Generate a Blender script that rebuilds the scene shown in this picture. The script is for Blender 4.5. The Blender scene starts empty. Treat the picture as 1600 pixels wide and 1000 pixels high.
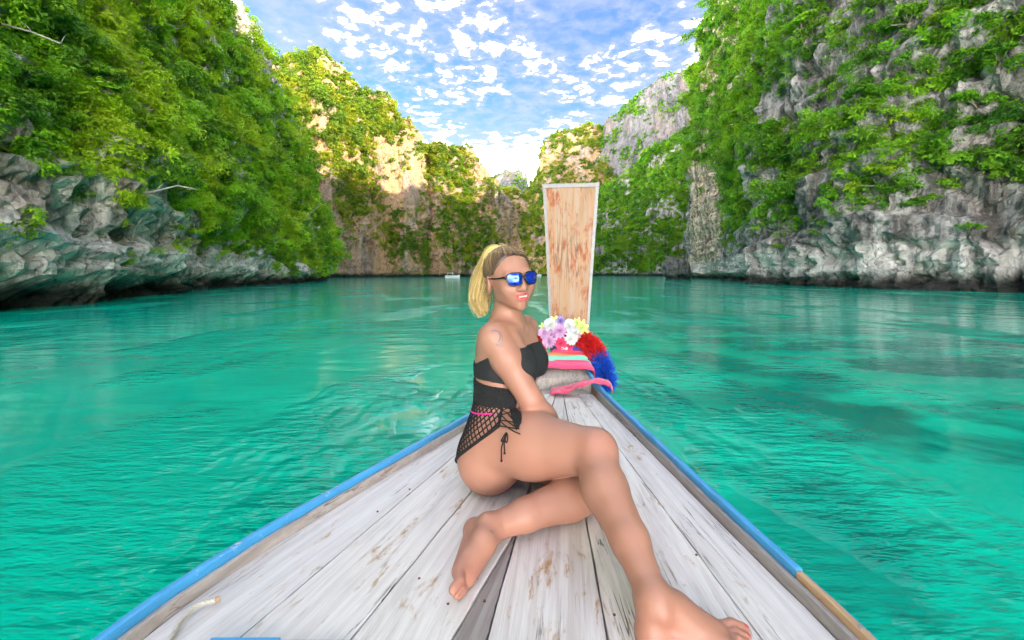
import bpy, bmesh, math, random
import numpy as np
from mathutils import Vector, Matrix
from mathutils.bvhtree import BVHTree

random.seed(7); np.random.seed(7)
SC = bpy.context.scene
COL = SC.collection
R = math.radians

# ------------------------------------------------------------------ camera
# world: water surface z = 0, deck z = ZD, +y is away from the photographer
FPX, CX, HY = 650.0, 800.0, 426.0          # focal length and horizon in photo pixels (1600 wide)
HC, ZD = 1.60, 0.85
cam_d = bpy.data.cameras.new('camera'); cam = bpy.data.objects.new('camera', cam_d)
COL.objects.link(cam); SC.camera = cam
cam.location = (0, 0, HC); cam.rotation_euler = (R(90), 0, 0)
cam_d.sensor_width = 36; cam_d.lens = 36 * FPX / 1600
cam_d.shift_y = -(500 - HY) / 1600
cam_d.clip_start = 0.05; cam_d.clip_end = 3000

# ------------------------------------------------------------------ world, sun, exposure
SUN_TO = Vector((0.83, -0.56, 0)).normalized(); SUN_EL = R(23)
to_sun = Vector((SUN_TO.x * math.cos(SUN_EL), SUN_TO.y * math.cos(SUN_EL), math.sin(SUN_EL)))
sd = bpy.data.lights.new('sun', 'SUN'); sd.energy = 3.6; sd.angle = R(0.53); sd.color = (1.0, 0.86, 0.62)
sun = bpy.data.objects.new('sun', sd); COL.objects.link(sun)
sun.rotation_euler = to_sun.to_track_quat('Z', 'Y').to_euler()

W = bpy.data.worlds.new('World'); SC.world = W; W.use_nodes = True
def build_world():
    nt = W.node_tree; n = nt.nodes; n.clear()
    L = nt.links.new
    out = n.new('ShaderNodeOutputWorld'); bg = n.new('ShaderNodeBackground'); bg.inputs['Strength'].default_value = 0.15
    L(bg.outputs[0], out.inputs[0])
    sky = n.new('ShaderNodeTexSky'); sky.sky_type = 'NISHITA'; sky.sun_disc = False
    sky.sun_elevation = SUN_EL; sky.sun_rotation = math.atan2(to_sun.x, to_sun.y)
    sky.air_density = 1.0; sky.dust_density = 0.4; sky.ozone_density = 2.5
    tc = n.new('ShaderNodeTexCoord')
    sep = n.new('ShaderNodeSeparateXYZ'); L(tc.outputs['Generated'], sep.inputs[0])
    def math_(op, a, b=None, c=None, clamp=False):
        m = n.new('ShaderNodeMath'); m.operation = op; m.use_clamp = clamp
        for i, v in enumerate((a, b, c)):
            if v is None: continue
            if isinstance(v, (int, float)): m.inputs[i].default_value = v
            else: L(v, m.inputs[i])
        return m.outputs[0]
    zc = math_('MAXIMUM', sep.outputs[2], 0.03)
    zz = math_('ADD', zc, 0.06)
    comb = n.new('ShaderNodeCombineXYZ')
    L(math_('DIVIDE', sep.outputs[0], zz), comb.inputs[0]); L(math_('DIVIDE', sep.outputs[1], zz), comb.inputs[1])
    comb.inputs[2].default_value = 0.0
    def noise(scale, detail, rough, off, dist=0.0):
        mp = n.new('ShaderNodeMapping'); mp.inputs['Location'].default_value = off
        L(comb.outputs[0], mp.inputs['Vector'])
        t = n.new('ShaderNodeTexNoise'); t.inputs['Scale'].default_value = scale
        t.inputs['Detail'].default_value = detail; t.inputs['Roughness'].default_value = rough
        t.inputs['Distortion'].default_value = dist
        L(mp.outputs[0], t.inputs['Vector']); return t.outputs['Fac']
    def ramp(f, a, b):
        m = n.new('ShaderNodeMapRange'); m.interpolation_type = 'SMOOTHSTEP'
        L(f, m.inputs[0]); m.inputs[1].default_value = a; m.inputs[2].default_value = b
        return m.outputs[0]
    puffs = ramp(noise(11.5, 5.0, 0.58, (3.1, 1.7, 0), 0.25), 0.34, 0.71)
    field = ramp(noise(1.7, 3.0, 0.5, (5.3, 0.35, 0)), 0.38, 0.58)
    veil = ramp(noise(0.9, 6.0, 0.62, (1.2, 7.9, 0), 0.4), 0.46, 0.80)
    streak = ramp(noise(2.6, 6.0, 0.65, (8.8, 2.1, 0), 0.5), 0.46, 0.9)
    hor = n.new('ShaderNodeMapRange'); hor.interpolation_type = 'SMOOTHSTEP'
    L(sep.outputs[2], hor.inputs[0]); hor.inputs[1].default_value = 0.38; hor.inputs[2].default_value = 0.20
    bank = math_('MULTIPLY', hor.outputs[0], ramp(noise(1.9, 5.0, 0.6, (0.4, 4.4, 0), 0.3), 0.12, 0.42))
    a = math_('MULTIPLY', puffs, math_('MULTIPLY_ADD', field, 0.6, 0.42))
    b = math_('MULTIPLY_ADD', veil, 0.62, 0.12)
    c = math_('MULTIPLY', streak, 0.45)
    inv = math_('MULTIPLY', math_('SUBTRACT', 1.0, a), math_('SUBTRACT', 1.0, b))
    inv = math_('MULTIPLY', inv, math_('SUBTRACT', 1.0, c))
    inv = math_('MULTIPLY', inv, math_('SUBTRACT', 1.0, bank))
    fac = math_('SUBTRACT', 1.0, inv, clamp=True)
    core = ramp(fac, 0.62, 1.02)
    hs = n.new('ShaderNodeHueSaturation'); hs.inputs['Saturation'].default_value = 1.1; hs.inputs['Value'].default_value = 1.0
    tn = n.new('ShaderNodeMixRGB'); tn.blend_type = 'MULTIPLY'; tn.inputs[0].default_value = 1.0; tn.inputs[2].default_value = (0.46, 0.55, 0.78, 1)
    L(sky.outputs[0], tn.inputs[1]); L(tn.outputs[0], hs.inputs['Color'])
    mx = n.new('ShaderNodeMixRGB'); L(fac, mx.inputs[0]); L(hs.outputs[0], mx.inputs[1])
    mx.inputs[2].default_value = (1.55, 1.58, 1.62, 1)      # thin veil
    m2 = n.new('ShaderNodeMixRGB'); L(core, m2.inputs[0]); L(mx.outputs[0], m2.inputs[1])
    m2.inputs[2].default_value = (32.0, 30.4, 28.3, 1)       # sunlit cloud tops
    L(m2.outputs[0], bg.inputs['Color'])
build_world()
vs = SC.view_settings
vs.view_transform = 'Standard'; vs.look = 'None'; vs.exposure = 1.98; vs.gamma = 1.0; vs.use_curve_mapping = False
cy = SC.cycles
cy.use_denoising = True; cy.max_bounces = 6; cy.diffuse_bounces = 3; cy.glossy_bounces = 2
cy.transmission_bounces = 4; cy.transparent_max_bounces = 8; cy.sample_clamp_indirect = 6; cy.use_adaptive_sampling = True; cy.adaptive_threshold = 0.02

# ------------------------------------------------------------------ helpers
def S(px, py, d):                     # photo pixel at depth d -> deck-local point
    return np.array([(px - CX) / FPX * d, d, (HC - ZD) - (py - HY) / FPX * d])
def Wp(px, py, d):                    # the same in world coordinates
    p = S(px, py, d); p[2] += ZD; return p
def G(px, py, zl=0.0):                # photo pixel on the horizontal plane deck-local z = zl
    d = (HC - ZD - zl) * FPX / (py - HY); return S(px, py, d)

def tag(o, label=None, cat=None, group=None, kind=None):
    if label: o['label'] = label
    if cat: o['category'] = cat
    if group: o['group'] = group
    if kind: o['kind'] = kind
    return o
def empty(name, loc=(0, 0, 0), parent=None):
    o = bpy.data.objects.new(name, None); o.location = loc; o.empty_display_size = 0.1
    COL.objects.link(o); o.parent = parent; return o
def mesh_np(name, V, F, smooth=True):
    """V (n,3); F (m,3) or (m,4) int array"""
    me = bpy.data.meshes.new(name)
    V = np.asarray(V, np.float32); F = np.asarray(F, np.int32)
    k = F.shape[1]
    me.vertices.add(len(V)); me.vertices.foreach_set('co', V.ravel())
    me.loops.add(F.size); me.loops.foreach_set('vertex_index', F.ravel())
    me.polygons.add(len(F)); me.polygons.foreach_set('loop_start', np.arange(0, F.size, k, dtype=np.int32))
    me.polygons.foreach_set('loop_total', np.full(len(F), k, np.int32))
    me.polygons.foreach_set('use_smooth', np.full(len(F), smooth, bool))
    me.update(calc_edges=True); me.validate(); return me
def link(name, me, mat=None, parent=None, loc=None):
    o = bpy.data.objects.new(name, me); COL.objects.link(o)
    if mat: me.materials.clear(); me.materials.append(mat)
    if parent: o.parent = parent
    if loc is not None: o.location = loc
    return o
def set_col(me, C, name='col'):
    a = me.color_attributes.new(name, 'FLOAT_COLOR', 'POINT')
    C = np.asarray(C, np.float32)
    if C.shape[1] == 3: C = np.concatenate([C, np.ones((len(C), 1), np.float32)], 1)
    a.data.foreach_set('color', C.ravel())

class MB:                             # mesh collector: boxes, tubes, lofts
    def __init__(s): s.v = []; s.f = []
    def add(s, V, F):
        b = len(s.v); s.v += [tuple(p) for p in V]; s.f += [tuple(b + i for i in f) for f in F]
    def box(s, c, size, rot=None):
        hx, hy, hz = [q / 2 for q in size]; M = rot or Matrix.Identity(3)
        V = [Vector(c) + M @ Vector((x * hx, y * hy, z * hz)) for x in (-1, 1) for y in (-1, 1) for z in (-1, 1)]
        s.add(V, [(0, 1, 3, 2), (4, 6, 7, 5), (0, 4, 5, 1), (2, 3, 7, 6), (0, 2, 6, 4), (1, 5, 7, 3)])
    def tube(s, pts, r, n=6, cap=True):
        pts = [Vector(p) for p in pts]; m = len(pts)
        if m < 2: return
        rr = r if hasattr(r, '__len__') else [r] * m
        V = []; up = None
        for i, p in enumerate(pts):
            t = (pts[min(i + 1, m - 1)] - pts[max(i - 1, 0)])
            if t.length < 1e-9: t = Vector((0, 0, 1))
            t.normalize()
            if up is None:
                a = Vector((0, 0, 1)) if abs(t.z) < 0.9 else Vector((1, 0, 0)); up = t.cross(a).normalized()
            up = (up - t * up.dot(t))
            up = up.normalized() if up.length > 1e-6 else t.orthogonal().normalized()
            bt = t.cross(up)
            for k in range(n):
                an = 2 * math.pi * k / n
                V.append(p + (up * math.cos(an) + bt * math.sin(an)) * rr[i])
        F = []
        for i in range(m - 1):
            for k in range(n):
                F.append((i * n + k, i * n + (k + 1) % n, (i + 1) * n + (k + 1) % n, (i + 1) * n + k))
        if cap: F.append(tuple(range(n))[::-1]); F.append(tuple((m - 1) * n + k for k in range(n)))
        s.add(V, F)
    def loft(s, rows, closed=False, caps=False):
        n = len(rows[0]); V = [p for r_ in rows for p in r_]; F = []
        for i in range(len(rows) - 1):
            for k in range(n if closed else n - 1):
                F.append((i * n + k, i * n + (k + 1) % n, (i + 1) * n + (k + 1) % n, (i + 1) * n + k))
        if caps: F.append(tuple(range(n))[::-1]); F.append(tuple((len(rows) - 1) * n + k for k in range(n)))
        s.add(V, F)
    def build(s, name, mat, parent=None, smooth=False, bevel=0, loc=None, label=None):
        me = bpy.data.meshes.new(name); me.from_pydata(s.v, [], s.f)
        bm = bmesh.new(); bm.from_mesh(me); bmesh.ops.recalc_face_normals(bm, faces=bm.faces)
        if bevel: bmesh.ops.bevel(bm, geom=[e for e in bm.edges if len(e.link_faces) == 2 and e.calc_face_angle(0) > 0.5], offset=bevel, segments=2, affect='EDGES', profile=0.6)
        bm.to_mesh(me); bm.free()
        for p in me.polygons: p.use_smooth = smooth
        o = link(name, me, mat, parent, loc)
        if label: o['label'] = label
        return o

# ---- noise
_perm = np.random.RandomState(3).permutation(256); _perm = np.concatenate([_perm, _perm, _perm])
_gr = np.random.RandomState(5).normal(size=(256, 3)); _gr /= np.linalg.norm(_gr, axis=1)[:, None]
def perlin(p):
    p = np.asarray(p, np.float64); i = np.floor(p).astype(np.int64); f = p - i; i &= 255
    u = f * f * f * (f * (f * 6 - 15) + 10); out = 0
    for dx in (0, 1):
        wx = u[:, 0] if dx else 1 - u[:, 0]
        for dy in (0, 1):
            wy = u[:, 1] if dy else 1 - u[:, 1]
            for dz in (0, 1):
                wz = u[:, 2] if dz else 1 - u[:, 2]
                h = _perm[_perm[_perm[(i[:, 0] + dx) & 255] + ((i[:, 1] + dy) & 255)] + ((i[:, 2] + dz) & 255)]
                g = _gr[h]
                out = out + wx * wy * wz * (g[:, 0] * (f[:, 0] - dx) + g[:, 1] * (f[:, 1] - dy) + g[:, 2] * (f[:, 2] - dz))
    return out * 1.5
def fbm(p, oct=4, gain=0.5, ridged=False):
    a = 1.0; s = 0; q = np.array(p, np.float64)
    for k in range(oct):
        nn = perlin(q + 17.3 * k)
        if ridged: nn = 1 - 2 * np.abs(nn)
        s = s + a * nn; a *= gain; q = q * 2.03
    return s
def worley(p, seed=0):
    """F1, F2 and a random number of the nearest cell"""
    p = np.asarray(p, np.float64); i = np.floor(p).astype(np.int64); f = p - i
    f1 = np.full(len(p), 9.0); f2 = np.full(len(p), 9.0); rid = np.zeros(len(p))
    for dx in (-1, 0, 1):
        for dy in (-1, 0, 1):
            for dz in (-1, 0, 1):
                h = _perm[_perm[_perm[(i[:, 0] + dx + seed) & 255] + ((i[:, 1] + dy) & 255)] + ((i[:, 2] + dz) & 255)]
                o = np.stack([_perm[h + 11], _perm[h + 57], _perm[h + 101]], 1) / 256.0
                q = np.array([dx, dy, dz]) + o * 0.9 - f
                d = np.sqrt((q * q).sum(1)); near = d < f1
                f2 = np.where(near, f1, np.minimum(f2, d)); rid = np.where(near, h / 256.0, rid); f1 = np.where(near, d, f1)
    return f1, f2, rid
def sstep(a, b, x):
    t = np.clip((x - a) / (b - a), 0, 1); return t * t * (3 - 2 * t)

# ------------------------------------------------------------------ materials
MATS = {}
class NT:
    def __init__(s, name):
        s.m = bpy.data.materials.new(name); s.m.use_nodes = True; s.t = s.m.node_tree; s.n = s.t.nodes
        s.b = s.n['Principled BSDF']; s.out = s.n['Material Output']; MATS[name] = s.m
    def L(s, a, b): s.t.links.new(a, b)
    def node(s, typ, **kw):
        q = s.n.new(typ)
        for k, v in kw.items(): setattr(q, k, v)
        return q
    def coord(s, kind='Object', scale=(1, 1, 1), loc=(0, 0, 0), rot=(0, 0, 0)):
        if kind == 'Position': o = s.node('ShaderNodeNewGeometry').outputs['Position']
        else: o = s.node('ShaderNodeTexCoord').outputs[kind]
        mp = s.node('ShaderNodeMapping'); mp.inputs['Scale'].default_value = scale; mp.inputs['Location'].default_value = loc
        mp.inputs['Rotation'].default_value = rot
        s.L(o, mp.inputs['Vector']); return mp.outputs[0]
    def noise(s, vec, scale, detail=4, rough=0.5, dist=0.0):
        t = s.node('ShaderNodeTexNoise'); t.inputs['Scale'].default_value = scale; t.inputs['Detail'].default_value = detail
        t.inputs['Roughness'].default_value = rough; t.inputs['Distortion'].default_value = dist
        s.L(vec, t.inputs['Vector']); return t.outputs['Fac']
    def vor(s, vec, scale, feature='F1', out='Distance'):
        t = s.node('ShaderNodeTexVoronoi', feature=feature); t.inputs['Scale'].default_value = scale
        s.L(vec, t.inputs['Vector']); return t.outputs[out]
    def rng(s, f, a, b, c=0.0, d=1.0, smooth=True):
        m = s.node('ShaderNodeMapRange'); m.interpolation_type = 'SMOOTHSTEP' if smooth else 'LINEAR'
        s.L(f, m.inputs[0])
        for i, v in enumerate((a, b, c, d)): m.inputs[i + 1].default_value = v
        return m.outputs[0]
    def math(s, op, a, b=None):
        m = s.node('ShaderNodeMath', operation=op)
        for i, v in enumerate((a, b)):
            if v is None: continue
            if isinstance(v, (int, float)): m.inputs[i].default_value = v
            else: s.L(v, m.inputs[i])
        return m.outputs[0]
    def mix(s, f, a, b, typ='MIX'):
        m = s.node('ShaderNodeMixRGB', blend_type=typ)
        for i, v in enumerate((f, a, b)):
            if isinstance(v, (int, float)): m.inputs[i].default_value = v
            elif isinstance(v, tuple): m.inputs[i].default_value = (*v, 1) if len(v) == 3 else v
            else: s.L(v, m.inputs[i])
        return m.outputs[0]
    def attr(s, name, typ='GEOMETRY', out='Color'):
        a = s.node('ShaderNodeAttribute', attribute_name=name, attribute_type=typ); return a.outputs[out]
    def col(s, c):
        if isinstance(c, tuple): s.b.inputs['Base Color'].default_value = (*c, 1)
        else: s.L(c, s.b.inputs['Base Color'])
    def set(s, **kw):
        for k, v in kw.items():
            k = k.replace('_', ' ')
            if isinstance(v, (int, float, tuple)): s.b.inputs[k].default_value = v
            else: s.L(v, s.b.inputs[k])
    def bump(s, h, strength=0.5, dist=0.01):
        b = s.node('ShaderNodeBump'); b.inputs['Strength'].default_value = strength; b.inputs['Distance'].default_value = dist
        s.L(h, b.inputs['Height']); s.L(b.outputs[0], s.b.inputs['Normal'])

def simple(name, c, rough=0.6, var=0.15, scale=30, metallic=0.0, bump=0.0):
    t = NT(name); v = t.coord('Object'); nz = t.noise(v, scale, 5, 0.6)
    d = tuple(q * (1 - var) for q in c); e = tuple(min(1, q * (1 + var)) for q in c)
    t.col(t.mix(t.rng(nz, 0.3, 0.7), d, e)); t.set(Roughness=rough, Metallic=metallic)
    if bump: t.bump(nz, bump, 0.004)
    return t.m

def rock_mat(name, tan=0.2, strata=0.3, dark=(0.075, 0.078, 0.08), light=(0.47, 0.46, 0.45), scale=1.0, white=0.4, pale=None, tanzone=None):
    t = NT(name)
    vs_ = t.coord('Position', (0.55 * scale, 0.55 * scale, 0.075 * scale)); v = t.coord('Position')
    st = t.noise(vs_, 1.0, 8, 0.68, 0.6)
    big = t.noise(v, 0.11 * scale, 4, 0.55)
    fine = t.noise(v, 2.2 * scale, 8, 0.65, 0.3)
    c = t.mix(t.rng(st, 0.38, 0.60), dark, light)
    mid = tuple(0.55 * a + 0.45 * b for a, b in zip(dark, light))
    c = t.mix(t.rng(fine, 0.3, 0.75, 0.0, 0.35), c, mid)
    tanf = t.math('MULTIPLY', t.rng(t.noise(t.coord('Position', (0.35 * scale, 0.35 * scale, 0.05 * scale), (9, 4, 2)), 1.0, 6, 0.6), 0.5 - 0.3 * tan, 0.78 - 0.25 * tan), min(1.0, tan * 1.4))
    c = t.mix(tanf, c, t.mix(fine, (0.48, 0.26, 0.11), (0.36, 0.25, 0.16)))
    wh = t.math('MULTIPLY', t.rng(t.noise(t.coord('Position', (0.8 * scale, 0.8 * scale, 0.1 * scale), (3, 8, 1)), 1.0, 6, 0.6), 0.55, 0.75), white)
    c = t.mix(wh, c, (0.66, 0.62, 0.58))
    sep = t.node('ShaderNodeSeparateXYZ'); t.L(v, sep.inputs[0])
    if tanzone:      # a bare calcite face stained tan and white
        a, b = tanzone; fz = t.math('MULTIPLY', t.rng(sep.outputs[1], a - 6, a + 4), t.rng(sep.outputs[1], b + 4, b - 4))
        c = t.mix(fz, c, t.mix(t.rng(t.noise(t.coord('Position', (1.1, 1.1, 0.06)), 1.0, 6, 0.65), 0.36, 0.62), (0.16, 0.13, 0.11), t.mix(st, (0.74, 0.50, 0.27), (0.72, 0.66, 0.58))))
    if pale:         # pale band scoured by the sea
        pz = t.math('ADD', sep.outputs[2], t.math('MULTIPLY', t.math('SUBTRACT', t.noise(v, 0.35, 4), 0.5), 2.4))
        pf = t.math('MULTIPLY', t.rng(pz, 1.2, 2.0), t.rng(pz, pale + 0.7, pale - 0.4))
        c = t.mix(t.math('MULTIPLY', pf, 0.8), c, t.mix(t.rng(st, 0.35, 0.62), (0.40, 0.37, 0.35), (0.72, 0.68, 0.64)))
    wv = t.node('ShaderNodeTexNoise'); wv.inputs['Scale'].default_value = 0.9 * scale; wv.inputs['Detail'].default_value = 5; t.L(v, wv.inputs['Vector'])
    wa = t.node('ShaderNodeVectorMath', operation='MULTIPLY_ADD'); t.L(wv.outputs['Color'], wa.inputs[0]); wa.inputs[1].default_value = (1.6, 1.6, 1.6); t.L(t.coord('Position', (0.7 * scale, 0.7 * scale, 0.28 * scale)), wa.inputs[2])
    jt = t.vor(wa.outputs[0], 1.0, 'DISTANCE_TO_EDGE')
    c = t.mix(t.math('MULTIPLY', t.rng(jt, 0.0, 0.09, 0.8, 0.0), t.rng(fine, 0.42, 0.6)), c, (0.05, 0.05, 0.05))
    # green moss film on ledges and black algae stain at the tide line
    ms = t.rng(t.noise(v, 0.5 * scale, 5, 0.6), 0.56, 0.72, 0, 0.4)
    c = t.mix(ms, c, (0.11, 0.12, 0.06))
    hz = t.math('ADD', sep.outputs[2], t.math('MULTIPLY', t.math('SUBTRACT', t.noise(v, 0.6, 4), 0.5), 1.6))
    c = t.mix(t.rng(hz, 0.5, 1.6, 1.0, 0.0), c, (0.018, 0.018, 0.015))
    c = t.mix(t.rng(fine, 0.15, 0.85, 0.0, 0.25), c, (0.9, 0.9, 0.9), 'OVERLAY')
    t.col(c); t.set(Roughness=0.85)
    hgt = t.math('ADD', t.math('MULTIPLY', st, 1.2), t.math('ADD', fine, t.math('MULTIPLY', t.math('MINIMUM', jt, 0.25), 1.6)))
    t.bump(hgt, 1.0, 0.35 / scale)
    return t.m

def leaf_mat(name, dark, mid, light, yel, yf=0.25):
    t = NT(name)
    rnd = t.node('ShaderNodeObjectInfo').outputs['Random']
    v = t.coord('Position'); big = t.noise(v, 0.13, 3, 0.5); mid_n = t.noise(v, 0.9, 3, 0.5)
    c = t.mix(t.rng(rnd, 0.0, 0.75, 0, 1, False), dark, mid)
    c = t.mix(t.rng(rnd, 0.72, 0.95), c, light)
    c = t.mix(t.math('MULTIPLY', t.rng(mid_n, 0.4, 0.68), 0.85), c, light)
    c = t.mix(t.math('MULTIPLY', t.rng(big, 0.45, 0.62), yf), c, yel)
    dry = t.math('MULTIPLY', t.rng(t.noise(v, 0.42, 4, 0.6), 0.62, 0.74), 0.45)
    c = t.mix(dry, c, (0.20, 0.17, 0.05)); deep = t.math('MULTIPLY', t.rng(t.noise(t.coord('Position', loc=(31, 7, 3)), 0.3, 3, 0.5), 0.55, 0.72), 0.5)
    c = t.mix(deep, c, (0.025, 0.12, 0.035))
    t.col(c); t.set(Roughness=0.5); t.b.inputs['Specular IOR Level'].default_value = 0.3
    tr = t.node('ShaderNodeBsdfTranslucent'); t.L(t.mix(1.0, c, (1.5, 1.45, 0.5), 'MULTIPLY'), tr.inputs['Color'])
    ms = t.node('ShaderNodeMixShader'); ms.inputs[0].default_value = 0.38
    t.L(t.b.outputs[0], ms.inputs[1]); t.L(tr.outputs[0], ms.inputs[2]); t.L(ms.outputs[0], t.out.inputs['Surface'])
    return t.m
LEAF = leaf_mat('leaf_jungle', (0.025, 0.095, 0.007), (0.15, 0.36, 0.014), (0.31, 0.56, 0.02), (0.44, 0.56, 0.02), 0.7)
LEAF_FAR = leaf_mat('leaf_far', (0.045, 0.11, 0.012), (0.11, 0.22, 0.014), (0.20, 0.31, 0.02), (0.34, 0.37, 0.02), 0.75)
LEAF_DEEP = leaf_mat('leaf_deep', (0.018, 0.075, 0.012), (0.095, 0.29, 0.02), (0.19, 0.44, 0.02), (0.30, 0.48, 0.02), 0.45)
BARK = simple('bark', (0.20, 0.17, 0.14), 0.9, 0.4, 12, bump=0.5)
BARK_PALE = simple('bark_pale', (0.34, 0.31, 0.27), 0.85, 0.25, 12, bump=0.4)

# ------------------------------------------------------------------ water
def build_water():
    t = NT('lagoon_water')
    v = t.coord('Position')
    big = t.noise(t.coord('Position', (0.10, 0.22, 1)), 1.0, 4, 0.55, 0.4)
    reef = t.noise(t.coord('Position', (0.42, 0.62, 1), (4.1, 2.2, 0)), 1.0, 5, 0.62, 0.5)
    sep = t.node('ShaderNodeSeparateXYZ'); t.L(v, sep.inputs[0])
    # coral heads lie under the boat's starboard side
    side = t.rng(t.math('SUBTRACT', sep.outputs[0], t.math('MULTIPLY', sep.outputs[1], 0.16)), -1.0, 3.5)
    near = t.rng(sep.outputs[1], 26, 5)
    c = t.mix(t.rng(big, 0.3, 0.7), (0.0, 0.40, 0.27), (0.0, 0.57, 0.39))
    rf = t.math('MULTIPLY', t.rng(reef, 0.42, 0.60), t.math('MULTIPLY', t.math('ADD', t.math('MULTIPLY', side, 0.85), 0.12), near))
    c = t.mix(rf, c, (0.0, 0.185, 0.15))
    t.col(c); t.set(Roughness=0.04, IOR=1.333); t.b.inputs['Specular IOR Level'].default_value = 0.42
    # ripples: wind patches of short wavelets over a slow swell
    patch = t.rng(t.noise(t.coord('Position', (0.32, 0.16, 1), (1.7, 5.2, 0)), 1.0, 3, 0.55), 0.52, 0.66, 0.04, 0.6)
    hd = t.node('ShaderNodeVectorMath', operation='LENGTH'); t.L(t.coord('Position', (0.30, 0.24, 0), (-0.05, -0.85, 0)), hd.inputs[0])
    lap = t.math('MULTIPLY', t.rng(hd.outputs['Value'], 1.15, 0.55), t.rng(t.noise(t.coord('Position', (0.9, 0.5, 1), (3.3, 0.2, 0)), 1.0, 3, 0.6), 0.40, 0.60))
    patch = t.math('MAXIMUM', patch, t.math('MULTIPLY', lap, 1.7))          # short waves thrown off the hull
    w1 = t.noise(t.coord('Position', (3.2, 8.5, 1), rot=(0, 0, 0.18)), 1.0, 3, 0.6, 0.1)
    w2 = t.noise(t.coord('Position', (0.7, 1.7, 1), rot=(0, 0, -0.1)), 1.0, 2, 0.5, 0.2)
    h = t.math('ADD', t.math('MULTIPLY', t.math('MULTIPLY', w1, patch), 0.095), t.math('MULTIPLY', w2, 0.022))
    t.bump(h, 1.0, 1.0)
    rings = [-60, -20, -6, 0, 3, 6, 10, 16, 26, 42, 70, 120, 200, 330, 520, 900]
    xs = [-600, -300, -150, -70, -35, -18, -9, -4, 0, 4, 9, 18, 35, 70, 150, 300, 600]
    V = np.array([(x, y, 0) for y in rings for x in xs]); n = len(xs)
    F = np.array([(j * n + i, j * n + i + 1, (j + 1) * n + i + 1, (j + 1) * n + i) for j in range(len(rings) - 1) for i in range(n - 1)])
    tag(link('lagoon_water', mesh_np('lagoon_water', V, F), t.m), kind='structure')
build_water()

# ------------------------------------------------------------------ cliffs
def catmull(P, ns):
    P = np.asarray(P, float); out = []
    for i in range(len(P) - 1):
        p0, p1, p2, p3 = P[max(i - 1, 0)], P[i], P[i + 1], P[min(i + 2, len(P) - 1)]
        t = np.linspace(0, 1, ns[i], endpoint=False)[:, None]
        out.append(0.5 * (2 * p1 + (p2 - p0) * t + (2 * p0 - 5 * p1 + 4 * p2 - p3) * t ** 2 + (3 * p1 - p0 - 3 * p2 + p3) * t ** 3))
    out.append(P[-1:]); return np.concatenate(out)

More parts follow.
